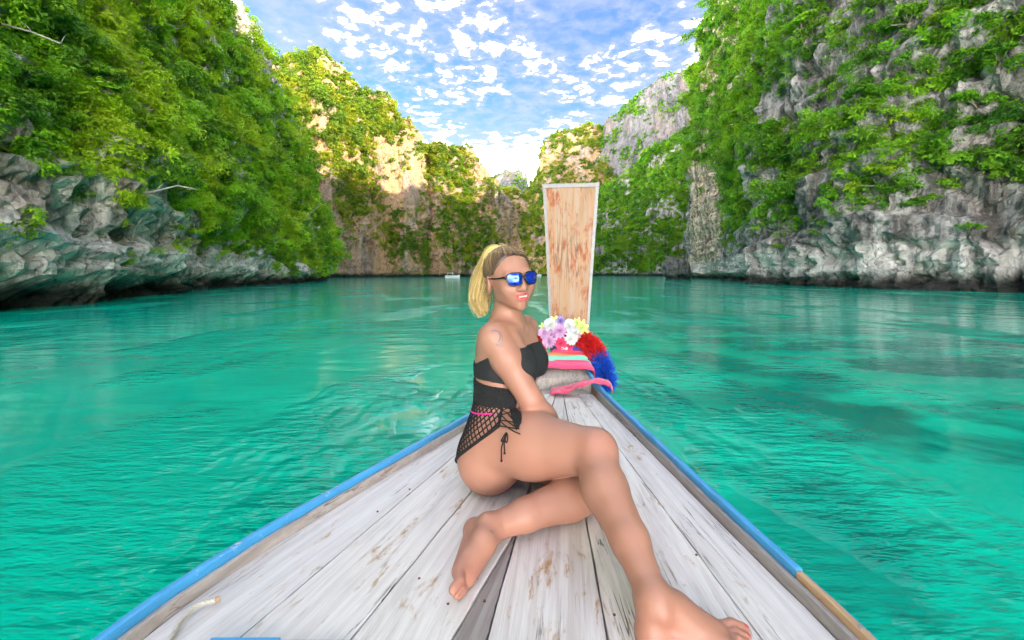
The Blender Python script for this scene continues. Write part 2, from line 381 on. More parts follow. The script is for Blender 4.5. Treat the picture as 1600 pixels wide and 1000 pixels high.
CLIFF = {}
def make_cliff(name, cols, step, rows_h, mat, power=1.7, amp=2.0, wl=14.0, flute=0.8, strata=0.0, strata_h=5.0,
               fine=0.35, notch=0.0, back=(8, 5), jag=2.0, carve=(), topwl=12.0, label=None, blocks=(), flat=False):
    """cols: (base x, base y, top x, top y, top height). rows_h: number of rows up the face."""
    cols = np.array(cols, float)
    ns = []
    for i in range(len(cols) - 1):
        d = np.linalg.norm(cols[i + 1, :2] - cols[i, :2]); ym = max(6.0, np.linalg.norm((cols[i, :2] + cols[i + 1, :2]) / 2))
        ns.append(max(3, int(d / max(step[0], step[1] * ym))))
    C = catmull(cols, ns); nu = len(C)
    v = np.linspace(0, 1, rows_h) ** 1.25
    bx, by, tx, ty, th = C.T
    th = th + jag * fbm(np.stack([tx / topwl, ty / topwl, np.full(nu, 3.3)], 1), 4) 
    setb = v ** power
    X = bx[:, None] + (tx - bx)[:, None] * setb[None]; Y = by[:, None] + (ty - by)[:, None] * setb[None]
    Z = -1.5 + (th + 1.5)[:, None] * v[None]
    bd = np.stack([tx - bx, ty - by], 1); bd /= np.linalg.norm(bd, axis=1)[:, None] + 1e-9
    for k in range(1, back[1] + 1):          # the top runs back and falls away
        q = k / back[1]
        X = np.concatenate([X, (X[:, rows_h - 1] + bd[:, 0] * back[0] * q)[:, None]], 1)
        Y = np.concatenate([Y, (Y[:, rows_h - 1] + bd[:, 1] * back[0] * q)[:, None]], 1)
        Z = np.concatenate([Z, (th - th * 0.5 * q ** 2)[:, None]], 1)
    nv = X.shape[1]
    P = np.stack([X, Y, Z], 2)
    def normals(P):
        du = np.gradient(P, axis=0); dv = np.gradient(P, axis=1)
        n = np.cross(du, dv); n /= np.linalg.norm(n, axis=2)[..., None] + 1e-9; return n
    N = normals(P)
    base_dir = np.stack([-bd[:, 0], -bd[:, 1]], 1)
    sgn = np.sign((N[:, :rows_h // 2, 0] * base_dir[:, None, 0] + N[:, :rows_h // 2, 1] * base_dir[:, None, 1]).sum())
    if sgn < 0: N = -N
    p = P.reshape(-1, 3)
    disp = amp * fbm(p / wl, 4, 0.5)
    q = p * np.array([1 / 3.2, 1 / 3.2, 1 / 26.0]); disp += flute * fbm(q * (14.0 / wl), 4, 0.55, ridged=True) * 0.6
    if strata:
        zz = p[:, 2] / strata_h + 0.9 * fbm(p / 22.0, 3) + 0.12 * p[:, 1] / strata_h
        fr = zz - np.floor(zz); disp += strata * (sstep(0, 0.75, fr) - sstep(0.82, 1.0, fr)) - strata * 0.4
        zz = zz * 3.7; fr = zz - np.floor(zz); disp += 0.25 * strata * (sstep(0, 0.6, fr) - sstep(0.8, 1.0, fr))
    disp += fine * fbm(p / (wl * 0.11), 4, 0.6, ridged=True)
    for (sx, sy, sz, dep, crack) in blocks:   # joints and blocks of the limestone
        wq = p + 0.8 * np.stack([perlin(p / 2.7), perlin(p / 2.7 + 31), perlin(p / 2.7 + 63)], 1)
        wq[:, 2] += 0.12 * p[:, 1] + 0.1 * p[:, 0]
        f1, f2, rid = worley(wq / np.array([sx, sy, sz]))
        disp += dep * (rid - 0.5) - crack * (1 - sstep(0.0, 0.10, f2 - f1)) 
    if notch:
        h = p[:, 2] + 0.5 * fbm(p / 5.0, 2)
        disp += notch * (sstep(0.6, 1.7, h) - 1) + 0.12 * notch * np.exp(-((h - 2.2) / 1.0) ** 2)
    for (cx, cy_, cz, rx, ry, rz, dep) in carve:
        e = ((p[:, 0] - cx) / rx) ** 2 + ((p[:, 1] - cy_) / ry) ** 2 + ((p[:, 2] - cz) / rz) ** 2
        disp -= dep * np.exp(-e ** 2)
    P = P + N * disp.reshape(nu, nv)[..., None]
    N2 = normals(P) * (1 if sgn > 0 else -1)
    i, j = np.meshgrid(np.arange(nu - 1), np.arange(nv - 1), indexing='ij')
    a = i * nv + j
    F = np.stack([a, a + nv, a + nv + 1, a + 1], -1).reshape(-1, 4)
    if sgn < 0: F = F[:, ::-1]
    me = mesh_np(name, P.reshape(-1, 3), F, smooth=not flat)
    o = tag(link(name, me, mat), kind='structure', label=label)
    CLIFF[name] = dict(P=P, N=N2, nu=nu, nv=nv, front=rows_h, th=th)
    return o

ROCK_A = rock_mat('limestone_grey', 0.25, 0.4, white=0.6, dark=(0.065, 0.06, 0.052), light=(0.72, 0.67, 0.60), scale=1.0, pale=3.6)
ROCK_G = rock_mat('limestone_layered', 0.12, 0.8, dark=(0.05, 0.05, 0.052), light=(0.44, 0.42, 0.40), white=0.6, scale=0.9, pale=4.2, tanzone=(94, 119))
ROCK_B = rock_mat('limestone_tan', 0.85, 0.2, dark=(0.12, 0.115, 0.11), light=(0.36, 0.32, 0.28), white=0.25, scale=0.4)
ROCK_E = rock_mat('limestone_far', 0.15, 0.2, dark=(0.065, 0.065, 0.07), light=(0.20, 0.195, 0.20), white=0.05, scale=0.35)

def PX(px, d): return (px - CX) / FPX * d
def HT(py, d): return HC - (py - HY) / FPX * d
def colpx(pxb, db, pxt, pyt, dt): return (PX(pxb, db), db, PX(pxt, dt), dt, HT(pyt, dt))

make_cliff('cliff_left', [
    (-30, -60, -52, -60, 60), (-25, -20, -47, -20, 60), (-22, 5, -45, 5, 60), (-21.0, 15, -45, 18, 62), (-21.6, 20, -46, 25, 62), (-23.4, 26, -47, 32, 62),
    (-29, 40, -53, 46, 63), (-32.5, 58, -58, 64, 64), (-37.5, 80, -62, 83, 66), (-42.5, 96, -67, 95, 68), (-53, 104, -74, 101, 68), (-80, 112, -92, 110, 68)],
    (0.28, 0.0085), 170, ROCK_A, power=1.6, amp=2.2, wl=13, flute=0.7, strata=0.5, strata_h=3.2, fine=0.3, notch=1.2, jag=3, blocks=((2.6, 2.6, 2.8, 0.75, 0.5), (2.2, 2.2, 0.42, 0.5, 0.25), (0.8, 0.8, 0.3, 0.2, 0.12)), flat=True,
    carve=[(-28.5, 36.0, 3.2, 9, 2.3, 1.15, 5.0), (-23, 23, 4.0, 9, 0.9, 2.2, 1.6), (-25.5, 31, 3.5, 9, 1.0, 2.5, 1.6), (-33, 66, 3, 9, 2.5, 2, 2)])
make_cliff('cliff_right', [
    (70, -90, 92, -90, 105), (54, -50, 78, -50, 108), (48, 0, 72, 0, 108), (44, 22, 66, 24, 104), (41.5, 33.5, 62, 36, 98), (37.3, 43, 58, 48, 96), (35.7, 61, 56, 66, 92),
    (41, 73, 60, 78, 86), (47.5, 90, 59, 94, 82), (51.5, 106, 57, 111, 75), (52, 119, 56, 123, 57), (57, 130, 64, 131, 56), (80, 146, 90, 146, 56)],
    (0.4, 0.0085), 200, ROCK_G, power=1.5, amp=2.4, wl=16, flute=0.9, strata=1.1, strata_h=6.5, fine=0.4, notch=1.2, jag=3, blocks=((5.0, 5.0, 14.0, 1.0, 0.7), (1.6, 1.6, 6.0, 0.35, 0.28), (3.0, 3.0, 0.6, 0.25, 0.15)), flat=True)
make_cliff('cliff_sunlit', [
    colpx(400, 120, 380, 120, 150), colpx(500, 132, 440, 105, 165), colpx(530, 140, 500, 99, 175), colpx(548, 145, 535, 132, 176), colpx(575, 150, 560, 152, 178), colpx(600, 152, 590, 155, 178),
    colpx(628, 155, 612, 185, 178), colpx(648, 160, 640, 212, 182), colpx(662, 172, 662, 230, 190), colpx(684, 168, 684, 224, 188), colpx(705, 172, 702, 238, 190),
    colpx(722, 182, 722, 233, 196), colpx(745, 184, 744, 255, 198), colpx(764, 190, 762, 282, 202), colpx(778, 200, 775, 302, 215), colpx(800, 225, 795, 330, 240)],
    (0.8, 0.004), 120, ROCK_B, power=2.2, amp=3.0, wl=22, flute=3.4, strata=0.0, fine=0.7, notch=0.8, jag=2.5, topwl=9, blocks=((6, 6, 24, 2.0, 1.0), (2.2, 2.2, 9, 0.7, 0.4)))
make_cliff('hill_centre', [
    colpx(740, 250, 740, 330, 270), colpx(775, 252, 775, 300, 285), colpx(800, 255, 797, 296, 290), colpx(825, 255, 825, 300, 290), colpx(845, 252, 842, 262, 290),
    colpx(860, 250, 856, 225, 290), colpx(880, 248, 880, 214, 290), colpx(905, 248, 905, 207, 290), colpx(930, 248, 928, 198, 290), colpx(960, 248, 960, 200, 290)],
    (1.2, 0.004), 70, ROCK_B, power=1.2, amp=4, wl=26, flute=1.6, fine=0.6, notch=0.5, jag=2.0)
make_cliff('hill_far', [
    colpx(740, 330, 740, 300, 350), colpx(785, 330, 780, 274, 350), colpx(803, 330, 803, 270, 350), colpx(819, 330, 819, 276, 350), colpx(830, 330, 828, 300, 350), colpx(870, 330, 870, 330, 350)],
    (1.5, 0.004), 40, ROCK_E, power=2.5, amp=3, wl=26, flute=2, fine=0.6, jag=1.0)
make_cliff('peak_grey', [
    colpx(930, 265, 935, 255, 285), colpx(948, 265, 948, 196, 285), colpx(966, 262, 966, 182, 283), colpx(985, 260, 985, 160, 280), colpx(1012, 255, 1012, 138, 276), colpx(1040, 252, 1040, 122, 274),
    colpx(1075, 248, 1075, 113, 270), colpx(1120, 245, 1120, 105, 268), colpx(1180, 240, 1180, 100, 264)],
    (1.0, 0.004), 90, ROCK_E, power=2.6, amp=3, wl=24, flute=1.6, fine=0.7, jag=2.5)
make_cliff('unseen_shade_hill', [(90, -20, 120, -20, 108), (100, 40, 125, 40, 107), (104, 90, 128, 90, 108), (108, 140, 130, 140, 114), (118, 190, 138, 190, 128), (150, 250, 165, 250, 150), (190, 270, 200, 270, 140)],  # unseen ridge, added to throw shade on the sunlit cliff's foot and grey peak
    (3.0, 0.01), 40, ROCK_E, power=1.6, amp=5, wl=30, flute=1.5, fine=0.6, jag=5)
make_cliff('hill_green', [
    colpx(900, 225, 905, 345, 245), colpx(925, 220, 930, 322, 242), colpx(945, 216, 950, 292, 238), colpx(972, 212, 975, 270, 236), colpx(1000, 206, 1005, 250, 232), colpx(1030, 200, 1035, 228, 226),
    colpx(1060, 195, 1065, 215, 220), colpx(1100, 190, 1105, 205, 214)],
    (1.0, 0.004), 80, ROCK_G, power=1.3, amp=4, wl=24, flute=1.2, fine=0.6, notch=0.5, jag=3)

# ------------------------------------------------------------------ foliage
def leaf_cloud(n, seed, rad=(1, 1, 0.75), leaf=0.17, shell=0.55, lobes=7):
    rs = np.random.RandomState(seed)
    cen = rs.normal(size=(lobes, 3)); cen /= np.linalg.norm(cen, axis=1)[:, None]; cen *= rs.uniform(0.25, 0.62, (lobes, 1))
    k = rs.randint(0, lobes, n)
    d = rs.normal(size=(n, 3)); d /= np.linalg.norm(d, axis=1)[:, None]
    d[:, 2] = np.where(d[:, 2] < -0.3, -d[:, 2], d[:, 2])
    r = rs.uniform(shell, 1.0, (n, 1)) * rs.uniform(0.32, 0.5, (lobes, 1))[k]
    c = (cen[k] + d * r) * np.array(rad)
    nrm = d + rs.normal(size=(n, 3)) * 0.45 + np.array([0, 0, 0.55]); nrm /= np.linalg.norm(nrm, axis=1)[:, None]
    t = np.cross(nrm, rs.normal(size=(n, 3))); t /= np.linalg.norm(t, axis=1)[:, None] + 1e-9
    b = np.cross(nrm, t)
    ln = leaf * rs.uniform(0.7, 1.35, (n, 1)); wd = ln * rs.uniform(0.32, 0.5, (n, 1))
    V = np.stack([c - t * ln, c + b * wd + nrm * ln * 0.12, c + t * ln - nrm * ln * 0.25, c - b * wd + nrm * ln * 0.12], 1).reshape(-1, 3)
    a = np.arange(n)[:, None] * 4
    F = np.concatenate([a + np.array([[0, 1, 3]]), a + np.array([[1, 2, 3]])], 0)
    return V, F
def clump_objs(prefix, mat, n, leaf, k=4):
    out = []
    for i in range(k):
        V, F = leaf_cloud(n, 11 + i, leaf=leaf, lobes=6 + i)
        me = mesh_np(prefix, V, F, smooth=False); me.materials.append(mat); out.append(me)
    return out

def instancer(name, pts, rot, scl, idx, meshes, mat, label):
    """one object whose points carry leaf clumps (stuff)"""
    me = bpy.data.meshes.new(name); me.vertices.add(len(pts)); me.vertices.foreach_set('co', np.asarray(pts, np.float32).ravel())
    for nm, typ, key, arr in (('rot', 'FLOAT_VECTOR', 'vector', rot), ('scl', 'FLOAT_VECTOR', 'vector', scl), ('idx', 'INT', 'value', idx)):
        a = me.attributes.new(nm, typ, 'POINT'); a.data.foreach_set(key, np.asarray(arr, np.int32 if typ == 'INT' else np.float32).ravel())
    o = link(name, me, mat); tag(o, label, 'foliage', kind='stuff')
    ng = bpy.data.node_groups.new(name, 'GeometryNodeTree')
    ng.interface.new_socket('Geometry', in_out='INPUT', socket_type='NodeSocketGeometry')
    ng.interface.new_socket('Geometry', in_out='OUTPUT', socket_type='NodeSocketGeometry')
    gi = ng.nodes.new('NodeGroupInput'); go = ng.nodes.new('NodeGroupOutput')
    iop = ng.nodes.new('GeometryNodeInstanceOnPoints'); g2i = ng.nodes.new('GeometryNodeGeometryToInstance')
    for m_ in reversed(meshes):
        ob = bpy.data.objects.new(name + '_clump', m_)
        oi = ng.nodes.new('GeometryNodeObjectInfo'); oi.inputs['Object'].default_value = ob; oi.inputs['As Instance'].default_value = True
        ng.links.new(oi.outputs['Geometry'], g2i.inputs[0])
    iop.inputs['Pick Instance'].default_value = True
    def na(n_, t_):
        q = ng.nodes.new('GeometryNodeInputNamedAttribute'); q.data_type = t_; q.inputs['Name'].default_value = n_; return q.outputs['Attribute']
    e2r = ng.nodes.new('FunctionNodeEulerToRotation')
    ng.links.new(na('rot', 'FLOAT_VECTOR'), e2r.inputs[0])
    ng.links.new(gi.outputs[0], iop.inputs['Points']); ng.links.new(g2i.outputs[0], iop.inputs['Instance'])
    ng.links.new(na('idx', 'INT'), iop.inputs['Instance Index']); ng.links.new(e2r.outputs[0], iop.inputs['Rotation'])
    ng.links.new(na('scl', 'FLOAT_VECTOR'), iop.inputs['Scale'])
    ng.links.new(iop.outputs[0], go.inputs[0])
    md = o.modifiers.new('scatter', 'NODES'); md.node_group = ng
    return o

def scatter(cliff, name, dens_fn, n, size, mat, label, leaf=0.2, leaves=80, lift=0.25, size_d=0.0, seed=1):
    c = CLIFF[cliff]; P, N = c['P'], c['N']
    rs = np.random.RandomState(seed)
    A, B, D = P[:-1, :-1], P[1:, :-1], P[:-1, 1:]
    area = np.linalg.norm(np.cross(B - A, D - A), axis=2)
    cen = (A + P[1:, 1:]) / 2; nor = N[:-1, :-1]
    dist = np.linalg.norm(cen, axis=2)
    # photo pixel of every face centre, from where it stands
    with np.errstate(divide='ignore', invalid='ignore'):
        px = CX + FPX * cen[..., 0] / np.maximum(cen[..., 1], 1); py = HY - FPX * (cen[..., 2] - HC) / np.maximum(cen[..., 1], 1)
    dens = dens_fn(cen.reshape(-1, 3), nor.reshape(-1, 3), px.ravel(), py.ravel()).reshape(area.shape)
    dens = np.where(cen[..., 2] < 1.2, 0, dens)
    sz = size + size_d * dist
    w = area * dens / sz ** 2; w = w.ravel(); 
    sel = rs.choice(len(w), n, p=w / w.sum())
    u1, u2 = rs.rand(n, 1), rs.rand(n, 1)
    Af, Bf, Df = A.reshape(-1, 3)[sel], B.reshape(-1, 3)[sel], D.reshape(-1, 3)[sel]
    s = sz.ravel()[sel] * rs.uniform(0.55, 1.35, n)
    p = Af + (Bf - Af) * u1 + (Df - Af) * u2 + nor.reshape(-1, 3)[sel] * (s * lift)[:, None] * rs.uniform(0, 2.2, (n, 1))
    p[:, 2] += s * 0.15
    p[:, 2] = np.maximum(p[:, 2], 0.9 + 0.3 * s)
    rot = np.stack([rs.uniform(-0.5, 0.5, n), rs.uniform(-0.5, 0.5, n), rs.uniform(0, 6.28, n)], 1)
    scl = s[:, None] * rs.uniform(0.8, 1.25, (n, 3))
    return instancer(name, p, rot, scl, rs.randint(0, 4, n), clump_objs(name, mat, leaves, leaf), mat, label)

def nz(p, wl, seed=0.0, o=3): return fbm(p / wl + seed, o)
def blob(px, py, cx, cy_, rx, ry): return np.exp(-(((px - cx) / rx) ** 2 + ((py - cy_) / ry) ** 2) ** 1.5)

def dens_A(p, n, px, py):
    hr = np.interp(p[:, 1], [-60, 18, 24, 30, 38, 46, 60, 90, 110], [6.5, 6.6, 6.6, 5.8, 5.0, 3.0, 1.6, 2.4, 3.0]) + 1.6 * nz(p, 4.5, 3.1)
    d = sstep(-0.2, 0.9, p[:, 2] - hr)
    rock = sstep(0.22, 0.42, nz(p * np.array([1, 1, 0.45]), 7.0, 8.2)) * 0.85
    corner = sstep(80, 92, p[:, 1]) * sstep(30, 42, p[:, 2]) * (0.5 + 0.5 * sstep(-0.2, 0.2, nz(p, 6.0, 1.0)))
    corner = sstep(64, 80, p[:, 1]) * sstep(27, 36, p[:, 2] + 6 * nz(p, 8, 4.0)) * sstep(-0.6, -0.25, nz(p, 6.0, 1.0))
    d = d * (1 - rock) * (1 - 0.99 * corner)
    d = np.maximum(d, 0.10 * sstep(1.6, 2.6, p[:, 2]) * sstep(0.2, 0.4, nz(p, 3.0, 5.5)))
    return d + 1e-6
def dens_G(p, n, px, py):
    base = sstep(-0.30, 0.10, nz(p * np.array([1, 1, 1.7]), 11.0, 4.4) + 0.30 * nz(p, 3.0, 2.2) + 0.35 * n[:, 2])
    lo = sstep(7.0, 11.0, p[:, 2] + 2.5 * nz(p, 5.0, 7.0))
    d = base * lo
    far = sstep(66, 82, p[:, 1]) * sstep(5, 10, p[:, 2])
    d = np.maximum(d, 0.9 * far * sstep(-0.35, 0.0, nz(p, 10, 2.0)))
    tanface = blob(px, py, 1102, 345, 36, 105)
    d = d * (1 - 0.995 * sstep(0.15, 0.6, tanface + 0.15 * nz(p, 4, 1.0)))
    up = blob(px, py, 1360, 60, 110, 90) * 0.55 + blob(px, py, 1270, 150, 70, 55) * 0.7
    return d * (1 - np.clip(up, 0, 0.9)) + 1e-6
def dens_B(p, n, px, py):
    b = 0.15 * sstep(-0.1, 0.3, nz(p, 12, 3.0))
    g = np.zeros(len(px))
    for cx, cy_, rx, ry, s in ((470, 150, 60, 75, 1), (545, 205, 45, 70, 1), (600, 195, 38, 30, 1), (560, 290, 35, 60, 1), (610, 330, 28, 14, .5), (690, 260, 22, 45, 1),
                               (716, 290, 22, 60, 1), (760, 300, 14, 20, .5), (700, 350, 40, 55, .75), (620, 380, 40, 30, .6), (745, 390, 30, 60, .85), (660, 390, 18, 30, .7), (580, 160, 30, 20, 1), (660, 235, 16, 14, .8)):
        g = np.maximum(g, s * blob(px, py, cx, cy_, rx, ry))
    for cx, cy_, rx, ry in ((610, 262, 32, 46), (650, 290, 16, 60), (575, 395, 26, 40), (672, 330, 12, 60), (745, 265, 14, 22), (500, 190, 16, 28)):
        g = g * (1 - 0.85 * blob(px, py, cx, cy_, rx, ry))
    g = g * (0.35 + 0.65 * sstep(-0.4, 0.1, nz(p, 9, 6.1)))
    return np.maximum(g, b * 0.35) + 1e-6
def dens_full(p, n, px, py): return 0.25 + 0.75 * sstep(-0.3, 0.1, nz(p, 12, 9.0))
def dens_C(p, n, px, py): return (0.2 + 0.8 * sstep(-0.25, 0.15, nz(p, 12, 9.0))) * (1 - 0.85 * blob(px, py, 905, 245, 45, 26) * sstep(-0.1, 0.1, nz(p, 14, 2.0)))
def dens_E(p, n, px, py): return 0.04 + 0.8 * sstep(0.12, 0.4, nz(p, 14, 5.0)) + 0.5 * sstep(0.6, 0.9, n[:, 2])

scatter('cliff_left', 'cliff_foliage', dens_A, 42000, 0.42, LEAF, 'dense green jungle foliage hanging over the grey cliff with the sea cave', leaf=0.13, leaves=130, size_d=0.0075, seed=1)
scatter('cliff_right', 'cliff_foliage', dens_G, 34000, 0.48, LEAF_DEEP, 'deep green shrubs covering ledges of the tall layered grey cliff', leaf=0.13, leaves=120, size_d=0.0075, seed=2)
scatter('cliff_sunlit', 'cliff_foliage', dens_B, 8500, 1.5, LEAF_FAR, 'yellow green shrubs on the sunlit tan limestone cliff', leaf=0.22, leaves=60, seed=3)
scatter('hill_centre', 'cliff_foliage', dens_C, 4500, 2.0, LEAF_FAR, 'shrubs covering the far hill behind the prow post', leaf=0.22, leaves=60, seed=4)
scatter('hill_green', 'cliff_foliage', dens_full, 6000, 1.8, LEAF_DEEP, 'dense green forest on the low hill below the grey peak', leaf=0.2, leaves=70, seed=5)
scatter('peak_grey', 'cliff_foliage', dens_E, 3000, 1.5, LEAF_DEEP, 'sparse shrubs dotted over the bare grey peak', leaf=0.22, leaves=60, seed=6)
scatter('hill_far', 'cliff_foliage', dens_E, 700, 2.0, LEAF_DEEP, 'thin shrubs on the flat topped far hill', leaf=0.22, leaves=60, seed=7)
# larger bushy crowns standing out of the green
scatter('cliff_left', 'cliff_bushes', lambda p, n, px, py: dens_A(p, n, px, py) ** 2, 2600, 0.9, LEAF, 'bushy rounded crowns bulging from the jungle above the sea cave', leaf=0.085, leaves=420, size_d=0.013, lift=0.45, seed=21)
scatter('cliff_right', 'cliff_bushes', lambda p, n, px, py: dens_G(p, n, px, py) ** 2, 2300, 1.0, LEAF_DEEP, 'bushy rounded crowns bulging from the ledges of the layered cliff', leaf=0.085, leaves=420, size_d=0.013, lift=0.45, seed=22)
scatter('cliff_sunlit', 'cliff_bushes', lambda p, n, px, py: dens_B(p, n, px, py) ** 2, 700, 2.6, LEAF_FAR, 'bushy crowns bulging from the sunlit tan cliff', leaf=0.10, leaves=260, lift=0.4, seed=23)
# ------------------------------------------------------------------ single trees, bare branches, boulder
BVH = {}
def cliff_bvh(k):
    if k not in BVH:
        c = CLIFF[k]; nu, nv = c['nu'], c['nv']
        i, j = np.meshgrid(np.arange(nu - 1), np.arange(nv - 1), indexing='ij'); a = (i * nv + j).ravel()
        BVH[k] = BVHTree.FromPolygons(c['P'].reshape(-1, 3).tolist(), np.stack([a, a + nv, a + nv + 1, a + 1], -1).tolist())
    return BVH[k]
def on_cliff(k, px, py):
    d = Vector((px - CX, FPX, HY - py)).normalized()
    return cliff_bvh(k).ray_cast(Vector((0, 0, HC)), d)[0]

def tree_meshes(seed, flat=0.6, leaves=4200):
    rs = np.random.RandomState(seed)
    # unit tree: crown radius about 1, root at the origin
    lobes = 11
    cen = rs.normal(size=(lobes, 3)); cen /= np.linalg.norm(cen, axis=1)[:, None]; cen[:, 2] = np.abs(cen[:, 2]) * 0.9 - 0.15
    cen *= rs.uniform(0.35, 0.72, (lobes, 1)); cen[:, 2] *= flat; cen[:, 2] += 0.62
    Vs, Fs, b = [], [], 0
    for q in range(lobes):
        V, F = leaf_cloud(leaves // lobes, seed * 31 + q, rad=(0.95, 0.95, 0.6), leaf=0.12, lobes=6)
        r = rs.uniform(0.34, 0.52); V = V * r + cen[q]; Vs.append(V); Fs.append(F + b); b += len(V)
    crown = mesh_np('crown', np.concatenate(Vs), np.concatenate(Fs), smooth=False)
    mb = MB()
    fork = Vector((rs.uniform(-.08, .08), rs.uniform(-.08, .08), 0.32))
    mb.tube([(0, 0, -0.15), (0.02, 0.01, 0.1), fork], [0.075, 0.06, 0.05], 7)
    for q in range(lobes):
        c = Vector(cen[q]); m = fork.lerp(c, 0.55) + Vector(rs.normal(size=3)) * 0.06
        mb.tube([fork, m, c], [0.035, 0.022, 0.008], 5)
    me = bpy.data.meshes.new('trunk'); me.from_pydata(mb.v, [], mb.f)
    for p in me.polygons: p.use_smooth = True
    return crown, me
TREES = [tree_meshes(41 + i, f) for i, f in enumerate((0.55, 0.7, 0.45, 0.85))]
for c_, t_ in TREES: t_.materials.append(BARK)
CROWNS = {}
def put_tree(cliff, px, py, wpx, kind, mat, label, group, lean=None):
    h = on_cliff(cliff, px, py)
    if h is None: return
    r = wpx * 0.5 / FPX * h.y
    root = empty('cliff_tree', h)
    root.rotation_euler = (random.uniform(-0.2, 0.2), random.uniform(-0.2, 0.2), random.uniform(0, 6.28))
    root.scale = (r, r, r * random.uniform(0.85, 1.1))
    tag(root, label, 'tree', group)
    crown, trunk = TREES[kind]
    if (kind, mat.name) not in CROWNS:
        m2 = crown.copy(); m2.materials.clear(); m2.materials.append(mat); CROWNS[(kind, mat.name)] = m2
    link('crown', CROWNS[(kind, mat.name)], None, root); link('trunk', trunk, None, root)
def slope_label(px, py):
    if py > 300: return ('small leafy tree low on the jungle slope just above the waterline rock', 'trees low on the jungle slope')
    if py > 190: return ('broad leafy tree on the jungle slope midway above the bare grey rock wall', 'trees midway up the jungle slope')
    return ('broad leafy tree high on the jungle slope far above the bare rock wall', 'trees high on the jungle slope')
def ledge_label(px, py):
    if py > 280: return ('rounded tree on the lowest ledges of the layered cliff, over the pale tide band', 'trees on the lowest ledges')
    if px < 1260: return ('bright tree on the steep green shoulder of the layered cliff', 'trees on the green shoulder')
    if py > 150: return ('rounded tree on the middle ledges of the layered grey cliff', 'trees on the middle ledges')
    return ('rounded tree on the top ledges of the layered grey cliff among bare rock', 'trees on the top ledges')
for k, (px, py, w) in enumerate(((60, 60, 110), (150, 150, 95), (230, 60, 100), (300, 150, 90), (110, 220, 80), (260, 250, 75), (340, 60, 70), (400, 150, 60), (350, 240, 70), (310, 300, 60),
                                 (430, 240, 50), (390, 320, 55), (470, 290, 42), (440, 360, 45), (500, 350, 36), (360, 385, 45), (505, 400, 30), (200, 330, 50), (30, 140, 90), (190, 20, 90))):
    put_tree('cliff_left', px, py, w, k % 4, LEAF, *slope_label(px, py))
for k, (px, py, w) in enumerate(((1378, 305, 90), (1475, 285, 95), (1570, 300, 80), (1225, 335, 70), (1290, 250, 85), (1240, 260, 60), (1420, 215, 80), (1530, 190, 90), (1350, 165, 70), (1200, 130, 75),
                                 (1160, 200, 60), (1255, 60, 70), (1480, 60, 90), (1420, 50, 80), (1560, 110, 80), (1150, 270, 45), (1180, 310, 45), (1450, 330, 60), (1590, 240, 60), (1140, 110, 50), (1330, 215, 60), (1215, 395, 30), (1515, 370, 40))):
    put_tree('cliff_right', px, py, w, (k + 1) % 4, LEAF if k % 3 == 0 else LEAF_DEEP, *ledge_label(px, py))

def bare_branch(cliff, pts, r, label):
    h = on_cliff(cliff, *pts[0])
    if h is None: return
    d = h.y; out = []
    for i, (px, py) in enumerate(pts):
        dd = d - 0.6 - 0.25 * i
        out.append(Vector(Wp(px, py, dd)) - h)
    mb = MB(); n = len(out)
    mb.tube([Vector((0, 0, 0))] + out, [r * 1.1] + [r * (1 - 0.75 * i / n) for i in range(n)], 6)
    for i in range(1, n):
        for q in range(1):
            a = out[i]; v = Vector((random.uniform(-1, 1), random.uniform(-.6, .2), random.uniform(-.2, 1))).normalized() * r * 9
            mb.tube([a, a + v * 0.5 + Vector((0, 0, r)), a + v], [r * 0.4, r * 0.28, r * 0.1], 5)
    root = mb.build('bare_branch', BARK_PALE, smooth=True, loc=h); tag(root, label, 'branch')
bare_branch('cliff_left', [(212, 306), (245, 298), (278, 290), (308, 296)], 0.06, 'thick bleached bare branch jutting out above the sea cave')
bare_branch('cliff_left', [(5, 38), (50, 50), (95, 68)], 0.05, 'long bleached bare branch high in the jungle slope')
bare_branch('cliff_left', [(205, 378), (212, 355), (222, 342)], 0.04, 'small bleached dead sapling beside the sea cave')
bare_branch('cliff_left', [(135, 395), (165, 388), (188, 398)], 0.035, 'thin pale dead branch low on the grey cliff')
bare_branch('cliff_left', [(470, 360), (482, 335), (498, 322)], 0.10, 'dark forked bare branch near the cliff point')

def boulder():
    c = Wp(1058, 433, 103); bm = bmesh.new(); bmesh.ops.create_icosphere(bm, subdivisions=5, radius=1)
    V = np.array([v.co for v in bm.verts]); f1, f2, rid = worley(V * 1.6 + 5)
    r = 1 + 0.28 * fbm(V * 1.1 + 4, 4) + 0.12 * (rid - .5) - 0.1 * (1 - sstep(0, .15, f2 - f1))
    V = V * r[:, None] * np.array([3.3, 3.0, 3.6]); V[:, 2] += 1.6; V[:, 0] -= 0.5 * V[:, 2] * 0.15
    for v, q in zip(bm.verts, V): v.co = q
    me = bpy.data.meshes.new('boulder'); bm.to_mesh(me); bm.free()
    for p in me.polygons: p.use_smooth = True
    o = link('boulder', me, rock_mat('boulder_rock', 0.05, 0.2, dark=(0.03, 0.032, 0.034), light=(0.17, 0.17, 0.16), white=0.15, scale=1.2), loc=(c[0], c[1], 0)); tag(o, 'dark grey boulder standing in the water off the cliff point', 'boulder')
boulder()

